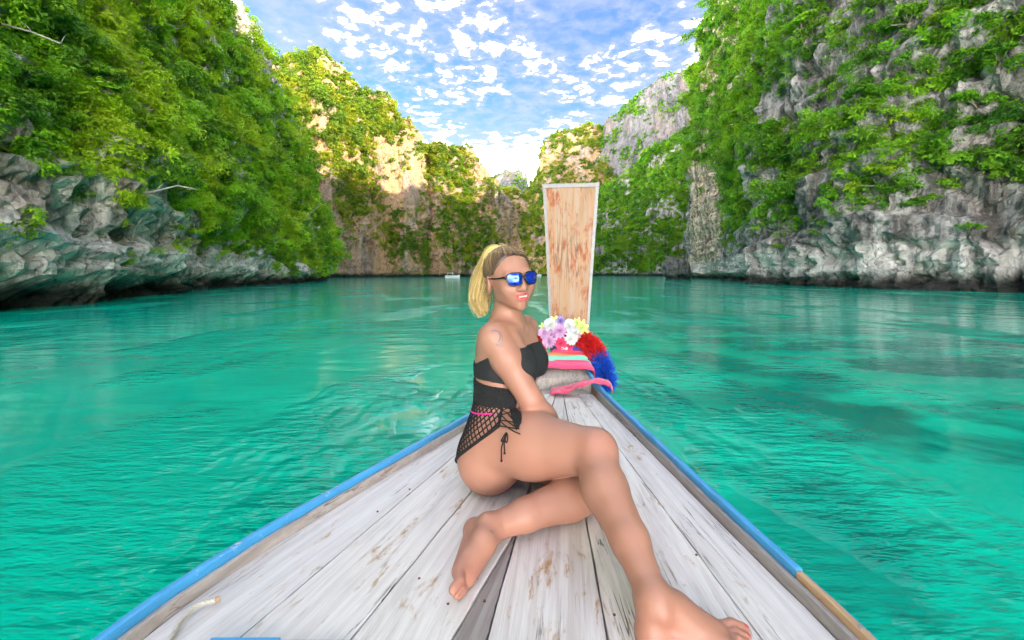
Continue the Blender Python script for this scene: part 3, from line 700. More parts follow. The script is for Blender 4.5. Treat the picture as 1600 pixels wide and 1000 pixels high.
# ------------------------------------------------------------------ speedboats far off
GEL = simple('gelcoat', (0.82, 0.83, 0.84), 0.3, 0.05, 2); DKGLASS = simple('dark_glass', (0.03, 0.04, 0.05), 0.1, 0.1, 2)
REDP = simple('red_paint', (0.5, 0.06, 0.05), 0.4, 0.1, 3); BLK = simple('black_plastic', (0.02, 0.02, 0.022), 0.4, 0.2, 20)
def speedboat(px, py, ln, rz, label, canopy, stripe):
    d = HC * FPX / (py - HY); root = empty('speedboat', (PX(px, d), d, 0)); root.rotation_euler.z = rz
    tag(root, label, 'boat', 'speedboats moored in the lagoon')
    h = MB(); rows = []
    for t in np.linspace(0, 1, 9):
        w = 0.17 * ln * (1 - max(0, (t - 0.5) / 0.5) ** 2.2) + 0.005; top = 0.12 * ln + 0.05 * ln * t ** 2; x = (t - 0.5) * ln
        rows.append([(x, -w, top), (x, -w * 0.8, -0.02 * ln), (x, 0, -0.06 * ln), (x, w * 0.8, -0.02 * ln), (x, w, top)])
    h.loft(rows, closed=True, caps=True); hull = h.build('hull', GEL, root, smooth=False)
    m = MB(); m.loft([[(p[0], p[1] * 1.012, z) for p, z in ((r_[0], r_[0][2] - 0.03 * ln), (r_[0], r_[0][2] - 0.055 * ln))] for r_ in rows[:-1]]); m.build('stripe', stripe, hull)
    w = MB(); w.loft([[(-.02 * ln, -.13 * ln, .13 * ln), (-.02 * ln, .13 * ln, .13 * ln)], [(.0, -.12 * ln, .235 * ln), (.0, .12 * ln, .235 * ln)], [(.22 * ln, -.06 * ln, .15 * ln), (.22 * ln, .06 * ln, .15 * ln)]]); w.build('windscreen', DKGLASS, root)
    c = MB(); c.box((-.17 * ln, 0, .30 * ln), (.42 * ln, .30 * ln, .02 * ln)); c.build('canopy', canopy, root, bevel=.005 * ln)
    for sx in (-.36, .02):
        for sy in (-.13, .13):
            q = MB(); q.tube([(sx * ln, sy * ln, .11 * ln), (sx * ln, sy * ln, .295 * ln)], .007 * ln, 5); q.build('canopy_post', GEL, root)
    e = MB(); e.box((-.53 * ln, 0, .09 * ln), (.07 * ln, .07 * ln, .16 * ln)); e.build('outboard_motor', BLK, root, bevel=.012 * ln)
speedboat(707, 433.2, 5.0, 0.12, 'small white speedboat moored below the sunlit cliff', GEL, BLK)
speedboat(836, 431.0, 6.5, 2.9, 'white speedboat with red stripe moored close to the prow post', DKGLASS, REDP)

# ------------------------------------------------------------------ longtail boat
def wood_mat(name, light, dark, stain, stain_amt=0.3, crack=0.8, sc=1.0, paint=None):
    t = NT(name)
    oi = t.node('ShaderNodeObjectInfo').outputs['Random']
    base = t.node('ShaderNodeTexCoord').outputs['Object']
    off = t.node('ShaderNodeVectorMath', operation='ADD'); t.L(base, off.inputs[0])
    cm = t.node('ShaderNodeCombineXYZ'); t.L(t.math('MULTIPLY', oi, 37.0), cm.inputs[0]); t.L(t.math('MULTIPLY', oi, 11.0), cm.inputs[1]); t.L(cm.outputs[0], off.inputs[1])
    def mp(scale):
        m = t.node('ShaderNodeMapping'); m.inputs['Scale'].default_value = tuple(q * sc for q in scale); t.L(off.outputs[0], m.inputs['Vector']); return m.outputs[0]
    grain = t.noise(mp((2.2, 55, 20)), 1.0, 6, 0.65, 0.6)
    fine = t.noise(mp((9, 260, 60)), 1.0, 3, 0.6, 0.2)
    broad = t.noise(mp((1.6, 7, 5)), 1.0, 5, 0.6, 0.8)
    patch = t.noise(mp((5.5, 13, 9)), 1.0, 6, 0.68, 0.9)
    c = t.mix(t.rng(grain, 0.30, 0.62), dark, light)
    c = t.mix(t.rng(fine, 0.35, 0.6, 0.35, 0.0), c, dark)
    c = t.mix(t.rng(broad, 0.52, 0.72, 0.0, 0.6), c, tuple(0.55 * q for q in light))
    tone = t.mix(t.rng(oi, 0, 1, 0, 1, False), (0.86, 0.86, 0.90), (1.06, 1.03, 1.0))
    c = t.mix(1.0, c, tone, 'MULTIPLY')
    sm = t.math('MULTIPLY', t.rng(patch, 0.63 - 0.09 * stain_amt, 0.74 - 0.06 * stain_amt), t.rng(t.noise(mp((14, 60, 30)), 1.0, 4, 0.7), 0.42, 0.6))
    c = t.mix(sm, c, stain)
    sm2 = t.rng(t.noise(mp((2.6, 9, 5)), 1.0, 7, 0.72, 1.2), 0.69, 0.76, 0, 0.85)
    c = t.mix(sm2, c, tuple(0.30 * q for q in stain))
    cr = t.noise(mp((1.3, 30, 12)), 1.0, 4, 0.55, 1.0)
    crk = t.math('MULTIPLY', t.rng(t.math('ABSOLUTE', t.math('SUBTRACT', cr, 0.5)), 0.004, 0.013, 1.0, 0.0), t.rng(t.noise(mp((2.0, 4, 3)), 1.0, 3), 0.5, 0.62))
    c = t.mix(t.math('MULTIPLY', crk, crack), c, (0.06, 0.045, 0.04))
    t.col(c); t.set(Roughness=t.rng(grain, 0.2, 0.8, 0.55, 0.8))
    h = t.math('SUBTRACT', t.math('ADD', t.math('MULTIPLY', grain, 0.7), t.math('MULTIPLY', fine, 0.35)), t.math('ADD', crk, t.math('MULTIPLY', sm, 0.4)))
    t.bump(h, 0.55, 0.004)
    return t.m
DECK = wood_mat('whitewashed_deck', (0.80, 0.77, 0.74), (0.64, 0.59, 0.56), (0.42, 0.24, 0.09), 0.9)
DECK_GREY = wood_mat('bare_grey_wood', (0.40, 0.36, 0.33), (0.24, 0.20, 0.18), (0.22, 0.13, 0.07), 0.5)
DECK_SPOT = wood_mat('stained_deck', (0.75, 0.725, 0.70), (0.57, 0.52, 0.49), (0.42, 0.22, 0.07), 1.2)
INNER = wood_mat('grey_board', (0.42, 0.39, 0.37), (0.27, 0.23, 0.21), (0.2, 0.12, 0.08), 0.4)
RAW = wood_mat('raw_wood', (0.62, 0.42, 0.25), (0.42, 0.26, 0.14), (0.3, 0.2, 0.1), 0.2)
POSTW = wood_mat('prow_wood', (0.40, 0.235, 0.12), (0.38, 0.27, 0.20), (0.30, 0.075, 0.018), 2.4, 0.7, 0.55)
NOSEW = wood_mat('nose_wood', (0.52, 0.47, 0.42), (0.34, 0.28, 0.24), (0.20, 0.10, 0.05), 1.2)
HULLW = wood_mat('hull_wood', (0.40, 0.26, 0.16), (0.26, 0.15, 0.09), (0.2, 0.12, 0.06), 0.5)
def paint(name, c, wear):
    t = NT(name); v = t.coord('Object'); a = t.noise(v, 26, 6, 0.7, 0.6); b = t.noise(v, 6, 4, 0.6)
    k = t.mix(t.rng(b, 0.3, 0.7), tuple(q * 0.86 for q in c), c)
    k = t.mix(t.rng(a, 0.61, 0.69, 0, wear), k, (0.62, 0.60, 0.58)); t.col(k); t.set(Roughness=0.42); t.bump(a, 0.25, 0.003); return t.m
BLUE = paint('blue_gloss_paint', (0.06, 0.36, 0.72), 0.8)
def metal_mat():
    t = NT('dull_aluminium'); v = t.coord('Object', (40, 40, 3)); n_ = t.noise(v, 1, 5, 0.6)
    t.col(t.mix(n_, (0.34, 0.33, 0.33), (0.20, 0.19, 0.18))); t.set(Metallic=0.2, Roughness=0.5); t.bump(n_, 0.2, 0.002); return t.m
ALU = metal_mat(); RIVET = simple('rivet', (0.3, 0.29, 0.28), 0.5, 0.2, 40, metallic=0.6); NAIL = simple('rusty_nail', (0.13, 0.05, 0.03), 0.7, 0.4, 60)

BOAT = empty('longtail_boat', (0.1, 1.6, 0))
tag(BOAT, 'wooden longtail boat with whitewashed plank foredeck, blue rails and tall prow post', 'boat')
PINV = Matrix.Translation((-0.1, -1.6, 0))
def bp(o, parent=None):               # world-space mesh becomes a part of the boat
    if parent is None: o.parent = BOAT; o.matrix_parent_inverse = PINV
    return o
# rails: (d, x_left, x_right, z)
ST = [(-1.6, -0.80, 0.66, .05), (-0.6, -0.86, 0.72, .05), (0.2, -0.87, 0.735, .05), (.793, -.805, .708, .05), (1.048, -.731, .684, .05), (1.342, -.594, .655, .05), (1.70, -.41, .622, .05), (2.013, -.245, .592, .052), (2.446, -.01, .548, .06), (2.75, .165, .518, .10), (3.0, .30, .494, .15), (3.16, .375, .478, .20)]
stp = catmull([s_ for s_ in ST], [6] * (len(ST) - 1))
def rail(side):
    P = [Vector((s_[1] if side < 0 else s_[2], s_[0], s_[3])) for s_ in stp]; out = []
    for i, p in enumerate(P):
        t_ = (P[min(i + 1, len(P) - 1)] - P[max(i - 1, 0)]); t_.z = 0; t_.normalize()
        n_ = Vector((t_.y, -t_.x, 0)) * side          # points outboard
        out.append((p, n_))
    return out
RL, RR = rail(-1), rail(1)
def sweep(rl, o0, o1, z0, z1, lo, hi, absz=False, jit=0.0):
    rows = []; pts = [(p, n_) for p, n_ in rl if lo < p.y < hi]
    for e in (lo, hi):                # exact ends between stations
        for (p, n1), (q, n2) in zip(rl[:-1], rl[1:]):
            if p.y <= e <= q.y: pts.append((p.lerp(q, (e - p.y) / (q.y - p.y)), n1.lerp(n2, .5).normalized()))
    pts.sort(key=lambda w_: w_[0].y)
    for p, n_ in pts:
        za = (z0 if absz else p.z + z0) + ZD; zb = p.z + z1 + ZD
        a = p + n_ * o0; b = p + n_ * o1; j = random.uniform(-jit, jit)
        rows.append([(a.x, a.y, za), (a.x, a.y, zb + j), (b.x, b.y, zb + j), (b.x, b.y, za)])
    m = MB(); m.loft(rows, closed=True, caps=True); return m
def along(o, ang, org):               # turn a world-space mesh so that its local x runs along the wood
    M = Matrix.Translation(org) @ Matrix.Rotation(ang, 4, 'Z'); o.data.transform(M.inverted()); o.matrix_basis = M
    o.parent = BOAT; o.matrix_parent_inverse = PINV; return o
for rl, side in ((RL, -1), (RR, 1)):
    lo = -9 if side < 0 else 0.985
    along(sweep(rl, 0.0, -0.021, -0.05, 0.0, lo, 9, jit=.0015).build('rail_cap', BLUE, bevel=0.006, label='blue painted rail cap'), R(70 if side < 0 else 97), (0, 1, ZD))
    if side > 0:
        along(sweep(rl, -0.006, -0.0215, -0.05, -0.004, -9, 0.984, jit=.001).build('rail_cap', RAW, bevel=0.003, label='raw unpainted end of the rail cap'), R(92), (0.7, 0.5, ZD))
        along(sweep(rl, 0.004, -0.0055, -0.05, -0.012, -9, 0.984).build('rub_strip', BLUE, bevel=0.002), R(92), (0.7, 0.5, ZD))
        m = MB(); m.tube([Vector((.692, .825, ZD + .044)), Vector((.692, .825, ZD + .0495))], 0.005, 10); bp(m.build('bolt', ALU))
    along(sweep(rl, -0.022, -0.036, -0.02, -0.020, -9, 2.5, absz=True, jit=.0015).build('coaming_board', INNER, bevel=0.003), R(70 if side < 0 else 97), (0, 1, ZD))
    rows = []
    for p, n_ in rl:
        q = [p - n_ * 0.012 + Vector((0, 0, ZD - 0.045)), p - n_ * 0.05 + Vector((0, 0, ZD - 0.35)), p - n_ * 0.14 + Vector((0, 0, ZD - 0.75)), p - n_ * 0.26 + Vector((0, 0, -0.35 - p.z))]
        c = Vector((sum(s_.x for s_ in (RL[0][0], RR[0][0])) / 2, 0, 0))
        rows.append(q)
    m = MB(); m.loft(rows); bp(m.build('hull_side', HULLW, smooth=True))
# floor of the well behind the foredeck, and the bulkhead under the deck edge
for k in range(7):
    m = MB(); m.box((-0.58 + k * 0.165, -0.42, ZD - 0.46), (0.155, 2.4, 0.03)); along(m.build('floor_board', INNER, bevel=.003), R(90), (-0.58 + k * .165, 0, ZD - .46))
m = MB(); m.box((-0.05, 0.80, ZD - 0.26), (1.44, 0.03, 0.44)); bp(m.build('bulkhead', HULLW))

# deck planks between the seams; each seam is x(d)
def rx(rl, d, off):
    for (p, n_), (q, n2) in zip(rl[:-1], rl[1:]):
        if p.y <= d <= q.y:
            t_ = (d - p.y) / (q.y - p.y); v = p.lerp(q, t_) + n_ * off; return v.x
    return rl[-1][0].x
def seam(a, b): return lambda d: a[0] + (b[0] - a[0]) * (d - a[1]) / (b[1] - a[1])
seams = [lambda d: rx(RL, d, -0.038), seam((-.56, .849), (-.218, 1.747)), seam((-.33, .849), (-.124, 1.468)), seam((-.124, .849), (.01, 1.21)), seam((-.052, .849), (.009, 1.175)),
         seam((.196, .849), (.227, 1.293)), seam((.511, .849), (.419, 2.39)), lambda d: rx(RR, d, -0.038)]
DF, DN = 2.57, 0.79
def plank(s0, s1, mat, dn, df, dz=0.0, z=0.0):
    ds = np.linspace(dn, df, 26); L_, R_ = [], []
    for k, d in enumerate(ds):
        a, b = s0(d), s1(d)
        a = max(a, seams[0](d)) ; b = min(b, seams[-1](d))
        a += 0.0022 + 0.001 * math.sin(k * 1.7 + dz * 900); b -= 0.0022 + 0.001 * math.sin(k * 2.3 + dz * 500)
        if b - a < 0.004: break
        L_.append((a, d)); R_.append((b, d))
    if len(L_) < 2: return
    m = MB(); rows = []
    for (a, d), (b, _) in zip(L_, R_):
        rows.append([(a, d, z - 0.03 + ZD), (a, d, z + dz + ZD), (a + (b - a) * .5, d, z + dz + ZD + .0015), (b, d, z + dz + ZD), (b, d, z - 0.03 + ZD)])
    m.loft(rows, closed=True, caps=True)
    o = m.build('deck_plank', mat, bevel=0.0018)
    mid0 = Vector(((L_[0][0] + R_[0][0]) / 2, L_[0][1], ZD)); mid1 = Vector(((L_[-1][0] + R_[-1][0]) / 2, L_[-1][1], ZD))
    v = mid1 - mid0; return along(o, math.atan2(v.y, v.x), mid0)
mats = [DECK, DECK, DECK, DECK_GREY, DECK_SPOT, DECK, DECK]
for i in range(7):
    s0, s1 = seams[i], seams[i + 1]
    if i == 2:
        plank(s0, lambda d: seams[3](d) if d < 1.205 else seams[4](d), mats[i], DN, DF, 0.001)
        continue
    plank(s0, s1, mats[i], DN, 1.2 if i == 3 else DF, (0, .0015, 0, -.002, .0005, .0012, -.0006)[i])
# carlin under the seams so the joints are dark wood, not holes
m = MB(); m.loft([[(seams[0](d) , d, ZD - 0.034), (seams[-1](d), d, ZD - 0.034)] for d in np.linspace(DN, DF, 14)]); bp(m.build('subdeck', HULLW))
for (px, py) in ((757, 940), (700, 945), (745, 905), (1088, 868), (960, 962), (655, 905), (868, 655), (905, 640), (1120, 760), (590, 800), (640, 765)):
    p = G(px, py); m = MB(); m.tube([(p[0], p[1], ZD + .0005), (p[0], p[1], ZD + .003)], 0.0032, 8); bp(m.build('nail', NAIL))
# beam, knee block and raised nose
m = MB(); m.loft([[(rx(RL, d, -.065), d, ZD - .03), (rx(RL, d, -.065), d, ZD + .006), (rx(RR, d, -.065), d, ZD + .006), (rx(RR, d, -.065), d, ZD - .03)] for d in (2.575, 2.6, 2.65)], closed=True, caps=True)
along(m.build('cross_beam', INNER, bevel=.004), 0.1, (0.25, 2.6, ZD))
def nose_z(d): return 0.066 + max(0, d - 2.62) * 0.215
rows = []
for d in np.linspace(2.66, 3.15, 9):
    a, b = rx(RL, d, -.02), rx(RR, d, -.02); z = nose_z(d) + ZD
    rows.append([(a, d, ZD - .05), (a, d, z - .01)] + [(a + (b - a) * t_, d, z + .003 * math.sin(math.pi * t_)) for t_ in (.2, .4, .6, .8)] + [(b, d, z - .01), (b, d, ZD - .05)])
m = MB(); m.loft(rows, closed=True, caps=True); along(m.build('nose_block', NOSEW, bevel=.0015), R(80), (0.3, 2.66, ZD))
# prow post
def post():
    A = Vector((0.432, 3.215, ZD - 0.55)); B = Vector((0.474, 3.36, ZD + (HC - ZD) + 134 / FPX * 3.36))
    ax = (B - A).normalized(); side = Vector((0.985, -0.17, 0)); side = (side - ax * side.dot(ax)).normalized(); nrm = side.cross(ax).normalized()
    L_ = (B - A).length
    M = Matrix((ax, side, nrm)).transposed().to_4x4(); M.translation = A
    def hw(t_): return 0.112 + 0.108 * t_ ** 1.25
    m = MB(); rows = []
    for t_ in np.linspace(0, 1, 22):
        w = hw(t_) + random.uniform(-.0012, .0012); th = 0.036; bow = 0.03 * math.sin(t_ * 2.6)
        rows.append([(t_ * L_, -w, -th - bow), (t_ * L_, -w, th - bow), (t_ * L_, 0, th + .006 - bow), (t_ * L_, w, th - bow), (t_ * L_, w, -th - bow)])
    m.loft(rows, closed=True, caps=True)
    pm = M; o = m.build('prow_post', POSTW, bevel=.003); o.matrix_basis = pm; o.parent = BOAT; o.matrix_parent_inverse = PINV
    for sd_ in (-1, 1):
        m = MB(); rows = []
        for t_ in np.linspace(0.2, 1, 22):
            w = hw(t_) * sd_; th = 0.036; bow = 0.03 * math.sin(t_ * 2.6); e = 0.004 * sd_; q = (0.012 + .010 * t_) * sd_
            rows.append([(t_ * L_, w + e, -th - bow - .002), (t_ * L_, w + e, th - bow + .0055), (t_ * L_, w - q, th - bow + .0075), (t_ * L_, w - q, th - bow + .001), (t_ * L_, w - .001, th - bow - .001), (t_ * L_, w - .001, -th - bow - .002)])
        m.loft(rows, closed=True, caps=True); ms = m.build('metal_strip', ALU, o)
        for t_ in np.linspace(0.36, 0.97, 12):
            bow = 0.03 * math.sin(t_ * 2.6); w = hw(t_) * sd_ - 0.008 * sd_
            q = MB(); q.tube([(t_ * L_, w, 0.042 - bow), (t_ * L_, w, 0.0468 - bow)], [0.0055, 0.0035], 8); q.build('rivet', RIVET, ms)
    m = MB(); w = hw(1) + .005; bow = 0.03 * math.sin(2.6)
    m.box((L_ + 0.004, 0, -bow), (0.036, 2 * w + .004, 0.092)); m.build('metal_cap', ALU, o, bevel=.004)
post()
# small blue coaming board and dark board lying at the hatch edge
p, q = G(335, 999), G(443, 999); m = MB(); m.box(((p[0] + q[0]) / 2, 0.833, ZD + .006), (q[0] - p[0], 0.018, 0.014)); bp(m.build('hatch_trim', BLUE, bevel=.003))
p, q = G(444, 1000), G(550, 1000); m = MB(); m.box(((p[0] + q[0]) / 2, 0.831, ZD + .004), (q[0] - p[0], 0.018, 0.01)); bp(m.build('hatch_trim', HULLW, bevel=.002, label='dark bare wood hatch trim'))

# ------------------------------------------------------------------ rope, sashes, flowers, garland
def cloth_mat(name, stops, rough=0.7):
    t = NT(name); u = t.attr('stripe'); cr = t.node('ShaderNodeValToRGB'); e = cr.color_ramp; e.interpolation = 'LINEAR'
    while len(e.elements) < len(stops): e.elements.new(0.5)
    for k, (pos, c) in enumerate(stops): e.elements[k].position = pos; e.elements[k].color = (*c, 1)
    sp = t.node('ShaderNodeSeparateColor'); t.L(u, sp.inputs[0]); t.L(sp.outputs[0], cr.inputs[0])
    v = t.coord('Object'); n_ = t.noise(v, 400, 2); t.col(t.mix(t.rng(n_, .3, .7, 0, .18), cr.outputs[0], (0.1, 0.05, 0.1), 'MULTIPLY')); t.set(Roughness=rough); t.bump(n_, .15, .002)
    try: t.b.inputs['Sheen Weight'].default_value = 0.3
    except Exception: pass
    return t.m
PINK, RED, MINT, YEL, NAVY, WHT = (0.80, 0.05, 0.17), (0.72, 0.03, 0.05), (0.22, 0.68, 0.48), (0.85, 0.62, 0.12), (0.03, 0.05, 0.42), (0.62, 0.66, 0.82)
def sash(name, d0, d1, stops, label, lift=0.006, over=0.22, seed=1):
    rs = np.random.RandomState(seed); ns, nt_ = 44, 22; V, S_ = [], []
    ph = rs.uniform(0, 6, 5)
    for j in range(nt_):
        t_ = j / (nt_ - 1); d = d0 + (d1 - d0) * t_
        a, b = rx(RL, d, 0.012), rx(RR, d, 0.012); z = nose_z(d) + 0.02
        path = [Vector((a - .02, d, z - over)), Vector((a - .006, d, z - .05)), Vector((a + .01, d, z)), Vector(((a + b) / 2, d, z + .004)), Vector((b - .01, d, z)), Vector((b + .006, d, z - .05)), Vector((b + .02, d, z - over))]
        pts = catmull([list(p) for p in path], [7, 7, 8, 8, 7, 7])
        for i, p in enumerate(pts):
            s_ = i / (len(pts) - 1)
            fold = 0.007 * math.sin(t_ * 17 + ph[0] + 2.2 * math.sin(s_ * 5 + ph[1])) + 0.004 * math.sin(t_ * 41 + ph[2] + 5 * s_)
            drift = 0.03 * math.sin(s_ * 6 + ph[3]) * (0.4 + t_)
            V.append((p[0] + (0.5 - abs(s_ - .5)) * 0, p[1] + drift * 0.35 - 0.13 * (s_ - .5), p[2] + ZD + lift + fold + .004)); S_.append((t_, s_, 0))
        n_ = len(pts)
    F = np.array([(j * n_ + i, j * n_ + i + 1, (j + 1) * n_ + i + 1, (j + 1) * n_ + i) for j in range(nt_ - 1) for i in range(n_ - 1)])
    me = mesh_np(name, V, F); set_col(me, S_, 'stripe')
    o = link(name, me, cloth_mat(label[:20], stops)); md = o.modifiers.new('thick', 'SOLIDIFY'); md.thickness = 0.003; md.offset = 0
    return tag(o, label, 'scarf', 'cloth scarves tied round the bow')
sash('wrapped_scarf', 2.74, 2.85, [(0, PINK), (.55, (0.85, 0.10, 0.24)), (1, PINK)], 'pink cloth scarf wrapped round the bow in front of the striped one', .006, seed=1)
sash('wrapped_scarf', 2.83, 3.03, [(0, MINT), (.30, MINT), (.36, (0.55, 0.75, 0.25)), (.42, YEL), (.48, (0.85, 0.25, 0.1)), (.56, RED), (.78, PINK), (1, (0.8, 0.08, 0.25))], 'striped mint, yellow and red cloth scarf wrapped round the bow', .013, seed=2)
sash('wrapped_scarf', 3.01, 3.12, [(0, NAVY), (.4, NAVY), (.52, WHT), (1, WHT)], 'dark blue and white cloth scarf under the flowers', .022, seed=3)
def ribbon():
    V, F, S_, b = [], [], [], 0
    rs = np.random.RandomState(4)
    base = [G(862, 616, .012), G(885, 610, .03), G(910, 602, .07), G(935, 598, .088), G(951, 602, .075), G(957, 612, .03)]
    for k in range(7):
        pts = catmull([p + np.array([0, rs.uniform(-.02, .02) * (2.2 - 0.35 * i), rs.uniform(0, .012)]) for i, p in enumerate(base)], [6] * 5)
        w = rs.uniform(.014, .026)
        for i, p in enumerate(pts):
            q = 0.006 * math.sin(i * .8 + k); ww = w * (1.25 - 0.5 * i / len(pts))
            V += [(p[0] - .3 * ww, p[1] - ww, p[2] + ZD + q), (p[0], p[1], p[2] + ZD + q + .012), (p[0] + .3 * ww, p[1] + ww, p[2] + ZD - q)]; S_ += [(0, 0, 0), (.5, 0, 0), (1, 0, 0)]
        n_ = len(pts)
        for i in range(n_ - 1):
            for c in range(2): F.append((b + i * 3 + c, b + i * 3 + c + 1, b + (i + 1) * 3 + c + 1, b + (i + 1) * 3 + c))
        b += n_ * 3
    me = mesh_np('cloth_ribbon', V, F); set_col(me, S_, 'stripe')
    o = link('cloth_ribbon', me, cloth_mat('pink_ribbon', [(0, (0.75, 0.06, 0.15)), (.5, (0.86, 0.16, 0.26)), (1, (0.7, 0.04, 0.14))])); md = o.modifiers.new('t', 'SOLIDIFY'); md.thickness = .002
    tag(o, 'frayed pink ribbon knotted over the blue rail at the cross beam', 'ribbon')
ribbon()
def fringe(parent, name, pts, r, mat, n, seed):
    rs = np.random.RandomState(seed); P = catmull([list(p) for p in pts], [10] * (len(pts) - 1)); V, F = [], []
    mb = MB(); mb.tube([Vector(p) for p in P], r * 0.72, 10)
    V = list(mb.v); F = []
    tri = []
    for f in mb.f:
        for k in range(1, len(f) - 1): tri.append((f[0], f[k], f[k + 1]))
    for _ in range(n):
        i = rs.randint(0, len(P)); c = P[i] + rs.normal(size=3) * .004
        d = rs.normal(size=3); d /= np.linalg.norm(d); s_ = np.cross(d, rs.normal(size=3)); s_ /= np.linalg.norm(s_)
        a = c + d * r * .35; e = c + (d + rs.normal(size=3) * .22) * r * rs.uniform(.82, 1.0); w = r * .022
        b = len(V); V += [tuple(a - s_ * w), tuple(a + s_ * w), tuple(e + s_ * w * 1.3), tuple(e - s_ * w * 1.3)]; tri += [(b, b + 1, b + 2), (b, b + 2, b + 3)]
    V = np.array(V); V[:, 2] += ZD; V -= np.array(parent.location)
    o = link(name, mesh_np(name, V, np.array(tri), smooth=False), mat, parent); return o
REDF = simple('red_fringe', (0.68, 0.012, 0.012), 0.75, 0.25, 60); BLUEF = simple('blue_fringe', (0.008, 0.10, 0.62), 0.75, 0.3, 60)
g = empty('fringe_garland', (0.5, 3.0, ZD + .1)); tag(g, 'fluffy red and blue garland hanging over the side of the bow', 'garland')
fringe(g, 'red_fringe', [S(886, 522, 3.13), S(908, 530, 3.06), S(924, 541, 2.98), S(934, 556, 2.93)], .064, REDF, 16000, 1)
fringe(g, 'blue_fringe', [S(936, 561, 2.92), S(942, 574, 2.89), S(945, 588, 2.87), S(946, 598, 2.86)], .064, BLUEF, 14000, 2)
g = empty('fringe_garland', (0.22, 3.1, ZD + .1)); tag(g, 'short red fluffy garland end peeping out left of the pink flowers beside the person', 'garland')
fringe(g, 'red_fringe', [S(856, 524, 3.13), S(846, 534, 3.08), S(842, 548, 3.05)], .048, REDF, 8000, 3)

def flower_mesh(kind, seed):
    rs = np.random.RandomState(seed); V, F = [], []
    layers = {'mum': 5, 'rose': 4, 'lily': 1}[kind]; npet = {'mum': 13, 'rose': 7, 'lily': 6}[kind]
    for l in range(layers):
        for k in range(npet):
            an = 2 * math.pi * (k + 0.5 * l) / npet + rs.uniform(-.1, .1); op = (1 - l / max(1, layers)) * (1.15 if kind != 'lily' else 0.95)
            ln = 1.0 - 0.12 * l + rs.uniform(-.08, .08); wd = {'mum': .17, 'rose': .36, 'lily': .26}[kind]
            rad = Vector((math.cos(an), math.sin(an), 0)); tn = Vector((-math.sin(an), math.cos(an), 0)); up = Vector((0, 0, 1))
            dr = rad * math.sin(op) + up * math.cos(op); b = len(V)
            c0 = Vector((0, 0, .05 * l)); c1 = c0 + dr * ln * .55; c2 = c1 + (rad * math.sin(min(1.7, op + .35)) + up * math.cos(min(1.7, op + .35))) * ln * .45
            V += [c0 - tn * wd * .3, c0 + tn * wd * .3, c1 + tn * wd + up * .05, c1 - tn * wd + up * .05, c2 + tn * wd * .45, c2 - tn * wd * .45]
            F += [(b, b + 1, b + 2), (b, b + 2, b + 3), (b + 3, b + 2, b + 4), (b + 3, b + 4, b + 5)]
    return mesh_np('flower', np.array([tuple(v) for v in V]), np.array(F), smooth=True)
def petal(name, a, b):
    t = NT(name); v = t.coord('Object'); sp = t.node('ShaderNodeVectorMath', operation='LENGTH'); t.L(v, sp.inputs[0])
    t.col(t.mix(t.rng(sp.outputs['Value'], .1, .9), a, b)); t.set(Roughness=.6); return t.m
FM = {'pink': petal('petal_pink', (.55, .20, .42), (.60, .36, .58)), 'white': petal('petal_white', (.58, .62, .42), (.66, .66, .68)), 'lime': petal('petal_lime', (.30, .55, .08), (.70, .82, .22)),
      'purple': petal('petal_purple', (.18, .12, .32), (.34, .24, .55)), 'red': petal('petal_red', (.45, .02, .08), (.72, .06, .16))}
GREEN = simple('stem_green', (.12, .28, .05), .6, .3, 30)
bq = empty('flower_bunch', (.37, 3.08, ZD + .2)); tag(bq, 'bunch of pink, white and lime artificial flowers tied to the prow post', 'flowers')
fl = [('pink', 'mum', 862, 524, 17), ('pink', 'mum', 874, 517, 15), ('pink', 'mum', 858, 533, 12), ('pink', 'rose', 850, 520, 10), ('white', 'rose', 860, 508, 12), ('white', 'rose', 890, 511, 14), ('white', 'rose', 899, 520, 13),
      ('white', 'mum', 892, 529, 12), ('lime', 'lily', 908, 512, 13), ('lime', 'lily', 902, 506, 10), ('lime', 'lily', 883, 535, 9), ('lime', 'lily', 866, 503, 10), ('purple', 'mum', 875, 502, 9), ('red', 'rose', 876, 536, 11),
      ('red', 'rose', 889, 541, 9), ('white', 'lily', 881, 548, 11), ('lime', 'lily', 876, 509, 8), ('lime', 'lily', 850, 511, 8), ('white', 'mum', 871, 511, 9), ('lime', 'lily', 913, 520, 9)]
FMESH = {}
for k, (c, kd, px, py, r_) in enumerate(fl):
    dd = 3.06 - 0.03 * random.random() - .02 * (py > 525); p = Vector(S(px, py, dd)) + Vector((0, 0, ZD))
    if (kd, c) not in FMESH:
        m_ = flower_mesh(kd, 5 + k); m_.materials.append(FM[c]); FMESH[(kd, c)] = m_
    o = bpy.data.objects.new('flower', FMESH[(kd, c)]); COL.objects.link(o); o.parent = bq
    aim = Vector(((px - 880) / 60, -1.0, (525 - py) / 40 + .25)).normalized()
    o.location = p - bq.location; o.rotation_euler = aim.to_track_quat('Z', 'Y').to_euler(); s_ = r_ / FPX * dd; o.scale = (s_, s_, s_); o['label'] = c + ' flower'
    m = MB(); q = Vector((.40, 3.17, ZD + .24)) - bq.location; m.tube([o.location - aim * .005, o.location.lerp(q, .5) + Vector((0, 0, -.01)), q], .003, 5); m.build('stem', GREEN, bq)
